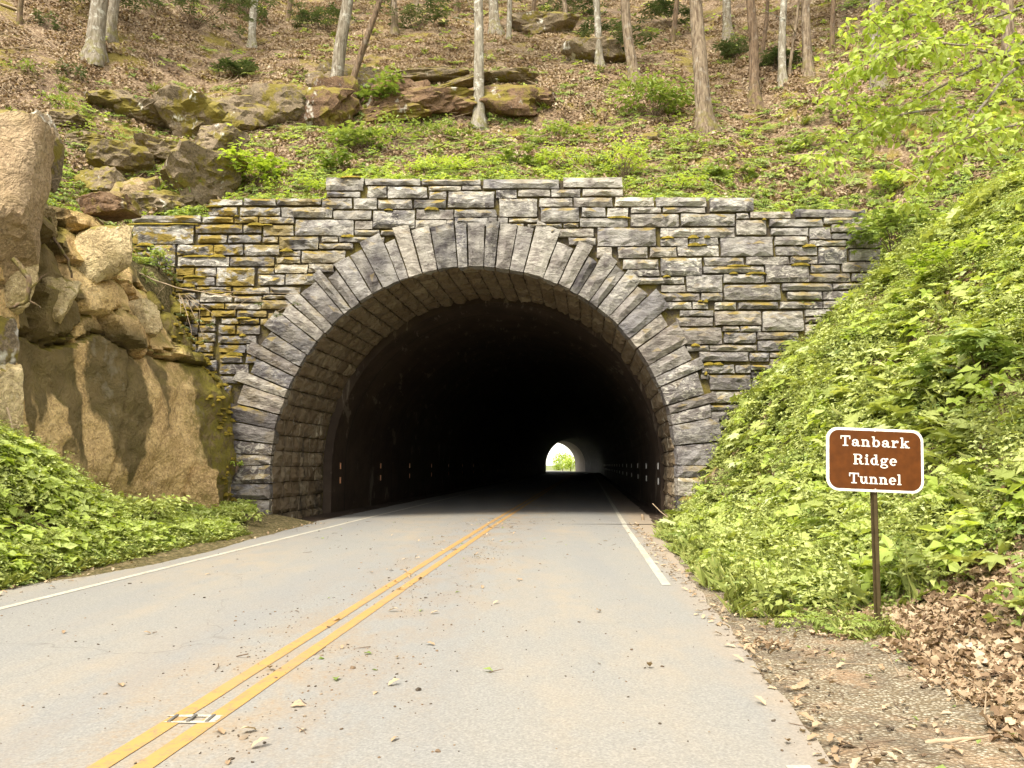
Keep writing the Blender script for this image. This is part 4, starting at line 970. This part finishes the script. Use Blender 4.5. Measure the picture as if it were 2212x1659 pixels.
for q in [(828, 238, 56, 72, 'mid', 'rounded maple shrub in front of the dark rock ledge', 'lobe', 240, .22), (1412, 260, 75, 92, 'mid', 'largest round bright shrub below the ridged tan trunk', 'oval', 330, .24),
          (1100, 255, 32, 36, 'mid', 'small shrub right of the pale mottled trunk', 'oval', 90, .18), (555, 408, 72, 84, 'lime', 'lime green maple sapling behind the left wall top', 'lobe', 230, .20),
          (388, 458, 62, 78, 'mid', 'airy green sapling on the low left wall end', 'oval', 170, .15), (690, 262, 45, 40, 'dark', 'dark low shrub at the foot of the leaning stem', 'oval', 110, .18),
          (800, 330, 70, 60, 'mid', 'spreading green shrub above the left part of the wall', 'lobe', 190, .18), (1345, 392, 48, 96, 'lime', 'tall feathery lime plant at the right end of the top course', 'oval', 260, .13),
          (930, 380, 60, 34, 'lime', 'low lime plant touching the top course left of the crown', 'oval', 160, .12), (1110, 360, 45, 44, 'mid', 'green plant above the crown of the arch', 'lobe', 110, .16),
          (155, 178, 24, 40, 'dark', 'small dark evergreen shrub below the stout left trunk', 'oval', 90, .14), (102, 66, 20, 34, 'dark', 'small dark evergreen bush at the upper left', 'oval', 80, .16),
          (210, 330, 50, 60, 'mid', 'leafy tuft on top of the left rock', 'oval', 150, .13), (1955, 500, 60, 60, 'mid', 'leafy shrub at the right end of the stone wall', 'lobe', 150, .19),
          (1930, 410, 50, 40, 'lime', 'bright seedlings above the right end of the wall', 'lobe', 90, .16), (345, 590, 34, 44, 'mid', 'small plant rooted between cliff and left wall end', 'oval', 80, .13),
          (2060, 600, 70, 70, 'lime', 'yellow green seedlings halfway up the right bank', 'lobe', 110, .16), (2120, 820, 90, 90, 'mid', 'big leaved maple seedlings right of the sign', 'lobe', 150, .20),
          (1560, 985, 36, 60, 'mid', 'plant leaning over the right side of the arch', 'oval', 130, .12), (1700, 700, 70, 50, 'mid', 'bluish green plants beside the wall on the right bank', 'oval', 150, .12),
          (640, 418, 55, 40, 'lime', 'lime tuft filling the left step of the wall top', 'oval', 170, .12), (760, 372, 50, 40, 'mid', 'leafy plant behind the left corner of the top course', 'lobe', 120, .16), (1010, 372, 60, 30, 'lime', 'low bright plants right behind the middle of the top course', 'oval', 150, .12), (1230, 368, 60, 46, 'lime', 'bright ferny plant behind the right part of the top course', 'oval', 180, .13),
          (1470, 418, 60, 34, 'lime', 'lime plants in the right step of the wall top', 'oval', 170, .12), (1590, 395, 50, 34, 'mid', 'green plants above the second right course', 'lobe', 90, .15), (860, 300, 60, 46, 'mid', 'bushy green plant below the maple shrub', 'oval', 150, .15), (960, 300, 46, 34, 'mid', 'green fern tuft left of the pale mottled trunk', 'oval', 110, .14), (1200, 300, 60, 44, 'mid', 'green plants below the right end of the rock ledge', 'lobe', 130, .16), (1480, 330, 50, 40, 'mid', 'green plants at the foot of the shaggy trunk', 'oval', 120, .15), (1760, 330, 60, 40, 'mid', 'green seedlings on the leafy slope right of the trunks', 'lobe', 110, .16),
          (120, 250, 46, 40, 'mid', 'green plants above the big left boulder', 'oval', 120, .13), (60, 170, 40, 36, 'mid', 'pale green plants near the left edge of the slope', 'oval', 90, .14), (350, 270, 40, 24, 'lime', 'small lime plants among the left outcrop rocks', 'oval', 80, .11), (1840, 250, 50, 40, 'mid', 'green plants under the overhanging leaves', 'lobe', 90, .16),
          (310, 1150, 62, 82, 'cover', 'rounded leafy bush at the foot of the cliff', 'oval', 260, .15), (1905, 1382, 30, 26, 'cover', 'broad leaved weed at the foot of the sign post', 'oval', 36, .075),
          (505, 1128, 50, 40, 'cover', 'leafy plants at the left foot of the arch', 'oval', 140, .13), (510, 1012, 12, 18, 'lime', 'tiny plant growing from the left arch stones', 'oval', 24, .09)]:
    if q[0] in (388, 345): shrub(*q[:9], Y=19.6 if q[0] == 345 else None)
    elif q[0] == 510: shrub(*q[:9], Y=19.7)
    elif q[0] == 1955: shrub(1925, 545, 75, 85, *q[4:7], 260, .19, Y=19.7)
    else: shrub(*q[:9])
for q in [(420, 62, 110, 75, 'big dark rhododendron thicket at the top left'), (230, 40, 70, 60, 'dark rhododendron behind the upper left trunks'), (540, 40, 60, 55, 'rhododendron beside the lone thin pale trunk'), (1325, 130, 60, 80, 'rhododendron behind the whitish and tan trunks'), (900, 70, 80, 60, 'rhododendron at the top middle of the slope'),
          (1200, 40, 90, 50, 'rhododendron near the mossy boulder at the top'), (520, 170, 34, 30, 'small grey green rhododendron left of the ledge'), (1590, 130, 30, 40, 'rhododendron sprig behind the shaggy trunk'), (1670, 150, 40, 34, 'low rhododendron between the right hand trunks'), (700, 70, 60, 50, 'rhododendron behind the leaning brown stem'), (1450, 60, 50, 60, 'rhododendron at the top right of middle')]:
    shrub(q[0], q[1], q[2], q[3], 'dark', q[4], 'long', int(90+q[2]*1.6), .30, whorl=True)
# ------------------------------------------------------------------ tree leaning in from the right
ot = empty('overhanging_tree', (7.6, 8.6, h_front(7.6, 8.6))); tag(ot, 'tree outside the right edge whose lime leaved branches hang into the upper right corner', 'tree')
T0 = ot.location; r2 = random.Random(77)
obj('trunk', trunk_mesh(99, .17, Vector((-.06, 0, 0)), 9, MAT['bark_grey']), ot)
LV = LB(); nb = 0
TW = [([(2330, 200), (2212, 215), (2100, 232), (1990, 240), (1900, 262), (1830, 300), (1770, 345)], 8.0), ([(2330, 20), (2212, 92), (2100, 150), (1980, 215), (1890, 240), (1800, 205)], 8.3), ([(2330, -40), (2212, 15), (2080, 62), (1950, 110), (1860, 140), (1795, 170)], 7.8),
      ([(2330, -120), (2150, -30), (2020, 20), (1920, 50), (1835, 72)], 8.1), ([(2330, 60), (2240, 110), (2150, 190), (2080, 280), (2020, 345), (1950, 430)], 7.7), ([(2300, -160), (2050, -40), (1960, 6), (1880, 40)], 7.9), ([(2330, 260), (2230, 262), (2140, 280), (2060, 310)], 7.4), ([(2330, 100), (2200, 130), (2090, 100), (1990, 90), (1900, 110)], 7.6)]
for pts, Y in TW:
    Q = [at(x, y, Y+.25*math.sin(i*1.7))-T0 for i, (x, y) in enumerate(pts)]
    st = Vector((-.06*(Q[0].z), 0, Q[0].z-.8)); Q = [st, (st+Q[0])/2+Vector((0, 0, .15))]+Q
    F = []
    for i in range(len(Q)-1):
        for t in range(4): F.append(Q[i].lerp(Q[i+1], t/4)+rv(r2, r2.uniform(-1, 1))*.012)
    F.append(Q[-1]); b = LB(); b.tube(F, [max(.004, .034*(1-i/len(F))) for i in range(len(F))], 5)
    obj('limb', b.mesh('limb', MAT['bark_grey']), ot)
    for i in range(9, len(F)):
        for k in range(8):
            s0 = F[i]; d = rv(r2, r2.uniform(-.9, .35)); d.normalize(); ln = r2.uniform(.08, .42); tip = s0+d*ln
            if k < 2: b2 = LV; b2.tube([s0, s0.lerp(tip, .5)+rv(r2)*.02, tip], [.006, .0045, .002], 3, 1)
            for m_ in range(3):
                c = s0.lerp(tip, r2.uniform(.35, 1)); dd = d*.6+rv(r2, r2.uniform(-.9, .1))
                LV.leaf(c, dd, UP*r2.uniform(.2, 1)+rv(r2), r2.uniform(.06, .12), r2.uniform(.045, .075), min(1, max(0, r2.gauss(.55, .24))), 'oval', .08, .12)
obj('foliage', LV.mesh('foliage', [MAT['lime'], MAT['twig']]), ot)
# ------------------------------------------------------------------ logs and fallen branches
def stick(name, pts, r0, r1, m, label, cat, lift=.02, Y=None, twigs=0, sd=1):
    r2 = random.Random(sd); W_ = [hit(x, y) if Y is None else at(x, y, Y if not isinstance(Y, list) else Y[i]) for i, (x, y) in enumerate(pts)]
    o = empty(name, W_[0]); tag(o, label, cat); F = []
    for i in range(len(W_)-1):
        for t in range(4): F.append(W_[i].lerp(W_[i+1], t/4)+Vector((r2.uniform(-1, 1), r2.uniform(-1, 1), r2.uniform(-1, 1)))*r0*.35+Vector((0, 0, lift)))
    F.append(W_[-1]+Vector((0, 0, lift))); F = [q-W_[0] for q in F]; b = LB(); b.tube(F, [r0+(r1-r0)*i/len(F) for i in range(len(F))], 8 if r0 > .05 else 5)
    me = b.mesh('stem', MAT[m]); me.shade_smooth(); obj('stem', me, o)
    for k in range(twigs):
        q = F[r2.randrange(2, len(F)-1)]; d = Vector((r2.uniform(-1, 1), r2.uniform(-.6, .2), r2.uniform(-.9, .5))); b = LB(); ln = r2.uniform(.25, .8)
        b.tube([q, q+d*ln*.4+rv(r2)*.04, q+d*ln*.75+rv(r2)*.07, q+d*ln], [r0*.4, r0*.32, r0*.2, .003], 4); obj('twig', b.mesh('twig', MAT[m]), o)
    return o
stick('fallen_log', [(2260, 262), (2150, 325), (2060, 385), (1985, 428)], .13, .15, 'bark_tan', 'thick fallen log lying on the slope at the right edge', 'log', .1)
stick('fallen_log', [(1985, 432), (1930, 470), (1870, 492)], .07, .04, 'bark_tan', 'broken rotten end of log in front of the thick fallen log', 'log', .05)
for k, (pts, r0, lb) in enumerate([([(1535, 300), (1600, 270), (1690, 235)], .045, 'long bare branch lying right of the shaggy trunk'), ([(330, 130), (430, 160), (500, 178), (570, 190)], .035, 'fallen branch across the leaves left of the ledge'), ([(0, 12), (90, 40), (180, 70), (230, 100)], .05, 'dark fallen branch running down to the stout left trunk'),
    ([(1700, 455), (1790, 420), (1880, 380)], .03, 'grey branch lying above the right part of the wall'), ([(1010, 228), (1060, 226), (1120, 212)], .035, 'pale stick behind the pale mottled trunk'), ([(640, 60), (700, 30), (760, -10)], .03, 'bare branch sloping up at the top left of middle'),
    ([(1180, 245), (1270, 225), (1350, 190)], .03, 'branch lying across leaves left of the round shrub'), ([(1240, 130), (1280, 95), (1300, 70)], .025, 'crooked stick beside the pale spotted trunk'), ([(420, 250), (470, 262), (520, 300)], .02, 'dead twig hanging over the left outcrop'), ([(20, 180), (40, 220), (62, 262)], .035, 'pale broken stick at the left edge of the slope'), ([(1560, 420), (1680, 395), (1760, 362)], .022, 'thin fallen stick above the lower right wall step'), ([(2010, 690), (2120, 640), (2230, 560)], .02, 'thin dry stick on the upper right bank')]):
    stick('fallen_branch', pts, r0, .006, 'twig', lb, 'branch', .04, None, 4, 60+k)
hb = stick('dead_branch', [(300, 590), (335, 606), (385, 622), (470, 636), (560, 648), (650, 660)], .022, .004, 'twig', 'bare pale branch stretching from the cliff across the left wall stones', 'branch', 0, [18.6, 18.8, 19.0, 19.2, 19.3, 19.4], 8, 5)
r2 = random.Random(12); b = LB(); tb = LB()
for x, y, Y in [(430, 690, 18.9), (400, 705, 18.8), (455, 700, 19.0), (415, 730, 18.8), (390, 680, 18.7), (560, 655, 19.3), (640, 655, 19.4), (600, 680, 19.4), (440, 735, 18.9)]:
    c = at(x, y, Y)-hb.location; tb.tube([at(385+(x-385)*.3, 622+(y-622)*.2, 19.0)-hb.location, c+Vector((0, 0, .25))+rv(r2)*.1, c], [.008, .006, .004], 4)
    for i in range(9):
        t = i*.7+r2.uniform(-.2, .2); b.leaf(c, Vector((math.cos(t), math.sin(t), r2.uniform(-.6, .4))), UP, .16, .045, r2.uniform(.35, 1), 'long', .04, .1)
obj('twig', tb.mesh('twig', MAT['twig']), hb); obj('foliage', b.mesh('foliage', MAT['dark']), hb)
for k, (pts, Y, r0) in enumerate([([(110, 470), (118, 520), (148, 560), (155, 600)], 14.0, .035), ([(30, 560), (62, 600), (60, 650), (20, 665)], 12.4, .05), ([(15, 880), (28, 930), (40, 985), (60, 1040)], 12.2, .02), ([(70, 990), (130, 1040), (185, 1090), (250, 1130)], 13.6, .02), ([(85, 310), (86, 350), (82, 410)], 12.9, .012)]):
    s_ = stick('root', pts, r0, r0*.5, 'bark_brown' if k < 2 else 'twig', None, None, 0, Y, 2, 90+k); s_.parent = cliff
stick('roadside_stick', [(1388, 1112), (1390, 1126), (1400, 1150)], .045, .04, 'twig', 'short pale stub standing at the right road edge by the arch', 'stick', 0, [21.2, 21.2, 21.2])
stick('roadside_stick', [(1410, 1088), (1430, 1108), (1455, 1128)], .012, .012, 'twig', 'thin pale stick leaning against the right foot of the arch', 'stick', 0, [20.3, 20.1, 19.8])
for k, (pts, r0, lb) in enumerate([([(1990, 1490), (2040, 1470), (2100, 1478)], .012, 'dark forked twig on the gravel right of the road'), ([(2000, 1610), (2100, 1600), (2215, 1580)], .017, 'long mossy stick on the gravel at the lower right'), ([(1715, 1452), (1790, 1440), (1860, 1425)], .007, 'thin twig across the top of the gravel'), ([(1905, 1420), (1930, 1440), (1945, 1465)], .010, 'pale bare stick below the sign post'), ([(2030, 1320), (2100, 1290), (2190, 1240)], .010, 'dry branch over the leaf drift right of the sign'), ([(1790, 1630), (1830, 1650), (1850, 1659)], .010, 'dark twig at the pavement corner')]):
    stick('fallen_twig', pts, r0, .003, 'twig' if k in (1, 3) else 'darktwig', lb, 'twig', .012, None, 3, 130+k)
# ------------------------------------------------------------------ sign
SX, SY_ = 3.262, 7.0
sg = empty('road_sign', (SX, SY_, h_front(SX, SY_)-.02)); tag(sg, 'brown road sign reading Tanbark Ridge Tunnel on a rusty metal post', 'sign')
sg.rotation_euler = (0, R(.9), R(-.5))
brown = plain('sign_brown', (.105, .032, .005), .45); swhite = plain('sign_white', (.86, .83, .74), .5); postm = plain('post_brown', (.085, .062, .028), .6, .3)
zc = at(1883, 994, SY_).z-sg.location.z; SW, SH, SR = .872, .572, .105
def rrect(w_, h_, r_, n_=8):
    o = []
    for cx, cy_, a0 in ((w_/2-r_, h_/2-r_, 0), (-w_/2+r_, h_/2-r_, 90), (-w_/2+r_, -h_/2+r_, 180), (w_/2-r_, -h_/2+r_, 270)):
        for i in range(n_+1): a = R(a0+90*i/n_); o.append((cx+r_*math.cos(a), cy_+r_*math.sin(a)))
    return o
def slab(name, out, y0, y1, m, par):
    n_ = len(out); v = [(x, y0, z) for x, z in out]+[(x, y1, z) for x, z in out]
    f = [tuple(range(n_-1, -1, -1)), tuple(range(n_, 2*n_))]+[(i, (i+1) % n_, n_+(i+1) % n_, n_+i) for i in range(n_)]
    return obj(name, mesh(name, v, f, m), par)
pl = slab('plate', rrect(SW, SH, SR), -.008, .008, swhite, sg); pl.location = (-.0, 0, zc); pl.rotation_euler = (0, R(1.4), 0)
fc = slab('brown_field', rrect(SW-.046, SH-.046, SR-.018), -.0095, -.0078, brown, pl)
b = LB()                                   # a perforated channel post
for x0, x1, y0, y1 in ((-.020, .020, .012, .018), (-.020, -.015, .012, .044), (.015, .020, .012, .044), (-.031, -.015, .040, .046), (.015, .031, .040, .046)):
    k = len(b.v); zt = zc+SH*.42
    b.v += [Vector((x, y, z)) for x in (x0, x1) for y in (y0, y1) for z in (-.4, zt)]
    b.f += [tuple(k+i for i in q) for q in ((0, 1, 3, 2), (4, 6, 7, 5), (0, 4, 5, 1), (2, 3, 7, 6), (0, 2, 6, 4), (1, 5, 7, 3))]; b.t += [.5]*6; b.mi += [0]*6
obj('post', b.mesh('post', postm), sg)
bolt = rock_mesh('bolt', 3, .008, .006, .008, swhite, 8, 1, 0, .9)
for z in (.2, -.2): obj('bolt', bolt, pl, (0, -.010, z*.0+(.262 if z > 0 else -.262)))
# lettering: slab-serif letters drawn as small shapes
GV, GF = [], []; lay = [0]
def shp(pts): 
    k = len(GV); lay[0] += 1; y = -.0101-.00002*(lay[0] % 40); GV.extend((x, y, z) for x, z in pts); GF.append(tuple(range(k, k+len(pts))))
class Pen:
    def __init__(s, x, z, h): s.x, s.z, s.h = x, z, h
    def pt(s, a, b): return (s.x+a*s.h, s.z+b*s.h)
    def r(s, a, b, c, d): shp([s.pt(a, b), s.pt(c, b), s.pt(c, d), s.pt(a, d)])
    def arc(s, cx, cy_, rx, ry, tx, ty, a0, a1, n_=14):
        for i in range(n_):
            t, u_ = R(a0+(a1-a0)*i/n_), R(a0+(a1-a0)*(i+1)/n_)
            shp([s.pt(cx+rx*math.cos(t), cy_+ry*math.sin(t)), s.pt(cx+rx*math.cos(u_), cy_+ry*math.sin(u_)), s.pt(cx+(rx-tx)*math.cos(u_), cy_+(ry-ty)*math.sin(u_)), s.pt(cx+(rx-tx)*math.cos(t), cy_+(ry-ty)*math.sin(t))])
    def dot(s, cx, cy_, r_): shp([s.pt(cx+r_*math.cos(t*.524), cy_+r_*math.sin(t*.524)) for t in range(12)])
    def ln(s, a, b, c, d, w_):
        L = math.hypot(c-a, d-b); nx_, ny = -(d-b)/L*w_/2, (c-a)/L*w_/2
        shp([s.pt(a+nx_, b+ny), s.pt(a-nx_, b-ny), s.pt(c-nx_, d-ny), s.pt(c+nx_, d+ny)])
K = .175
def glyph(p, ch):
    if ch == 'T':
        p.r(.0, .88, .94, 1); p.r(.0, .66, .1, .88); p.r(.84, .66, .94, .88); p.r(.37, .1, .37+K, .88); p.r(.2, 0, .74, .1); return .96
    if ch == 'R':
        p.r(.02, .9, .55, 1); p.r(.02, 0, .46, .1); p.r(.13, .1, .13+K, .9); p.arc(.53, .735, .33, .265, .2, .1, -90, 90); p.r(.33, .47, .55, .565); p.arc(.5, .27, .3, .25, .2, .1, 0, 80, 8); p.r(.6, .12, .8, .28); p.arc(.83, .14, .23, .14, .1, .1, 180, 340, 8); return 1.04
    if ch == 'a':
        p.arc(.36, .44, .30, .25, .2, .1, 0, 150, 12); p.dot(.15, .49, .1); p.r(.46, .12, .66, .46); p.arc(.3, .2, .28, .2, .17, .085, 0, 360, 18); p.arc(.66, .12, .2, .12, .12, .1, 180, 350, 8); return .84
    if ch in 'nu':
        if ch == 'n':
            p.r(.0, .59, .2, .68); p.r(.1, .1, .1+K, .68); p.r(.0, 0, .4, .1); p.arc(.42, .42, .3, .27, .2, .12, 0, 135, 12); p.r(.52, .1, .72, .43); p.r(.45, 0, .84, .1)
        else:
            p.r(.0, .59, .3, .68); p.r(.1, .25, .1+K, .6); p.arc(.38, .26, .28, .27, .19, .12, 180, 340, 12); p.r(.42, .59, .6, .68); p.r(.52, .08, .72, .68); p.r(.66, 0, .84, .1)
        return .9
    if ch == 'b': p.r(.0, .9, .2, 1); p.r(.1, .02, .1+K, 1); p.arc(.42, .34, .36, .355, .2, .1, 0, 360, 20); return .84
    if ch == 'd': p.r(.36, .9, .58, 1); p.r(.48, .08, .48+K, 1); p.r(.6, 0, .82, .1); p.arc(.36, .34, .34, .355, .2, .1, 0, 360, 20); return .88
    if ch == 'r': p.r(.0, .59, .2, .68); p.r(.1, .1, .1+K, .68); p.r(.0, 0, .46, .1); p.arc(.5, .36, .24, .33, .1, .14, 60, 170, 8); p.dot(.56, .56, .115); return .74
    if ch == 'k': p.r(.0, .9, .2, 1); p.r(.1, .1, .1+K, 1); p.r(.0, 0, .38, .1); p.ln(.28, .3, .62, .62, .11); p.r(.44, .59, .82, .68); p.ln(.4, .4, .66, .08, .2); p.r(.46, 0, .9, .1); return .92
    if ch == 'i': p.r(.0, .59, .2, .68); p.r(.1, .1, .1+K, .68); p.r(.0, 0, .4, .1); p.dot(.2, .88, .125); return .46
    if ch == 'l': p.r(.0, .9, .2, 1); p.r(.1, .1, .1+K, 1); p.r(.0, 0, .4, .1); return .46
    if ch == 'e': p.arc(.36, .34, .35, .355, .2, .1, 0, 318, 20); p.r(.18, .31, .69, .39); return .78
    if ch == 'g': p.arc(.34, .45, .3, .24, .18, .09, 0, 360, 18); p.arc(.66, .55, .16, .15, .09, .09, 60, 180, 6); p.dot(.7, .61, .08); p.arc(.22, .17, .16, .12, .1, .09, 90, 250, 6); p.r(.2, .02, .56, .13); p.arc(.38, -.09, .37, .2, .14, .09, 0, 360, 20); return .82
def wordwidth(t, h): return sum(glyph(Pen(9e3, 0, h), ch)*h+.02*h*6 for ch in t)-.12*h
for t, x0, x1, zz, h in (('Tanbark', -.312, .314, .119, .094), ('Ridge', -.198, .201, -.044, .094), ('Tunnel', -.236, .24, -.215, .094)):
    save = (len(GV), len(GF)); wd = wordwidth(t, h); del GV[save[0]:]; del GF[save[1]:]
    sp = ((x1-x0)-wd)/(len(t)-1); x = x0
    for ch in t: x += glyph(Pen(x, zz, h), ch)*h+.12*h+sp
    obj('lettering', mesh('lettering', GV, GF, swhite), pl); GV.clear(); GF.clear()
# ------------------------------------------------------------------ on the road
pm = empty('pavement_marker', (*path(4.67-WY)[0][:2], .009)); c_ = path(4.75-WY)[0]; pm.location = (TANR*4.72-2.30, 4.72, .009); tag(pm, 'worn raised pavement marker with scraped white paint across the yellow lines', 'road marker')
steel = plain('worn_steel', (.20, .19, .18), .5, .6)
for x in (-.13, -.02, .09): s_ = slab('rail', rrect(.02, .011, .004, 2), -.06, .06, steel, pm); s_.location = (x, 0, .004)
r2 = random.Random(4)
def blot(n_, a, b_, sd): return [(a*(1+.35*fbm(math.cos(t*6.283/n_), math.sin(t*6.283/n_), sd, 2))*math.cos(t*6.283/n_), b_*(1+.4*fbm(math.cos(t*6.283/n_), sd, math.sin(t*6.283/n_), 2))*math.sin(t*6.283/n_)) for t in range(n_)]
for k, (x, y, a, b_) in enumerate([(-.02, .055, .17, .02), (0, -.055, .16, .018), (.10, 0, .05, .05)]):
    q = blot(18, a, b_, k*3.3); obj('scraped_paint', mesh('scraped_paint', [(x+i, y+j, .001+.0004*k) for i, j in q], [tuple(range(18))], MAT['white']), pm)
cDeb = collection('debris protos')
for k in range(4):
    me = rock_mesh(f'a_crumb{k}', k+3, .016, .014, .010, plain(f'clod{k}', ((.10, .07, .045), (.16, .11, .07), (.22, .17, .12), (.07, .055, .04))[k], .95), 8, 1, .1); cDeb.objects.link(bpy.data.objects.new(f'a_crumb{k}', me))
lb_ = LB(); lb_.leaf(Vector((0, 0, .004)), Vector((1, 0, .1)), UP, .09, .05, .55, 'curl', .1, .1); proto(cDeb, 'b_leaf', lb_, MAT['litter'])
lb_ = LB(); lb_.leaf(Vector((0, 0, .004)), Vector((1, 0, .1)), UP, .08, .05, .4, 'oval'); proto(cDeb, 'c_green', lb_, MAT['mid'])
lb_ = LB(); lb_.tube([Vector((-.08, 0, .006)), Vector((0, .01, .01)), Vector((.09, -.01, .006))], [.004, .004, .002], 4); proto(cDeb, 'd_twig', lb_, MAT['darktwig'])
P, I, S, Rr = [], [], [], []
while len(P) < 3800:
    Y = 2.9+19*rr.random()**1.2; q = rr.random()
    u_ = rr.gauss(-2.1, .55) if q < .62 else (rr.uniform(-7, 1.2) if q < .82 else (1.38-abs(rr.gauss(0, .12)) if q < .93 else -6.98+abs(rr.gauss(0, .18))))
    if q < .62 and fbm(u_*1.5, Y*.6, 3) < -.02: continue
    if q > .82: Y = rr.uniform(3, 20)
    P.append((u_+TANR*Y, Y, .006)); k = rr.random(); e = q > .82
    I.append(rr.randrange(4) if k < (.95 if not e else .6) else (4 if k < .98 else (6 if k < .995 or e else 5))); S.append(min(1.9, rr.lognormvariate(-1.05, .55)) if I[-1] < 4 else rr.uniform(.6, 1.2)); Rr.append((rr.uniform(-.3, .3), rr.uniform(-.3, .3), rr.uniform(0, 6.28)))
for k in range(620):                      # bits on the gravel verge
    Y = 3.0+6.2*rr.random(); e = lerp([(3, 1.2), (5.6, 1.29), (10, 1.45)], Y); u_ = e-.05+abs(rr.gauss(0, .75)); X = u_+TANR*Y
    if u_ > 3.4: continue
    q = rr.random(); P.append((X, Y, h_front(X, Y)+.012)); I.append(rr.randrange(4) if q < .5 else (4 if q < .80 else (6 if q < .93 else 5))); S.append(rr.uniform(.35, 1.1)); Rr.append((rr.uniform(-.5, .5), rr.uniform(-.5, .5), rr.uniform(0, 6.28)))
scatter('road_debris', P, I, S, Rr, cDeb, 'crumbs of soil, bits of leaf and twigs strewn over the road', 'debris')
# ------------------------------------------------------------------ beyond the far mouth
for k, (x, Y, h, lb) in enumerate([(1232, 200, 4.5, 'sunlit green tree seen through the distant tunnel mouth'), (1215, 222, 6, 'taller green tree behind the first one beyond the tunnel'), (1205, 212, 3.0, 'low green bush beside the road beyond the tunnel')]):
    p = at(x, 1010, Y); t = empty('far_tree', (p.x, p.y, -.9)); tag(t, lb, 'tree', 'trees beyond the tunnel'); b = LB(); r2 = random.Random(k)
    for i in range(420):
        q = Vector((r2.gauss(0, 1), r2.gauss(0, 1), r2.gauss(0, 1))).normalized()*r2.random()**.4; b.leaf(Vector((q.x*h*.5, q.y*h*.5, h*.62+q.z*h*.42)), rv(r2, r2.uniform(-.5, .2)), UP+rv(r2)*.5, h*.14, h*.09, r2.random())
    obj('crown', b.mesh('crown', MAT['lime']), t); b = LB(); b.tube([Vector((0, 0, 0)), Vector((.1, 0, h*.3)), Vector((0, 0, h*.7))], [h*.03, h*.022, h*.01], 6); obj('trunk', b.mesh('trunk', MAT['bark_brown']), t)
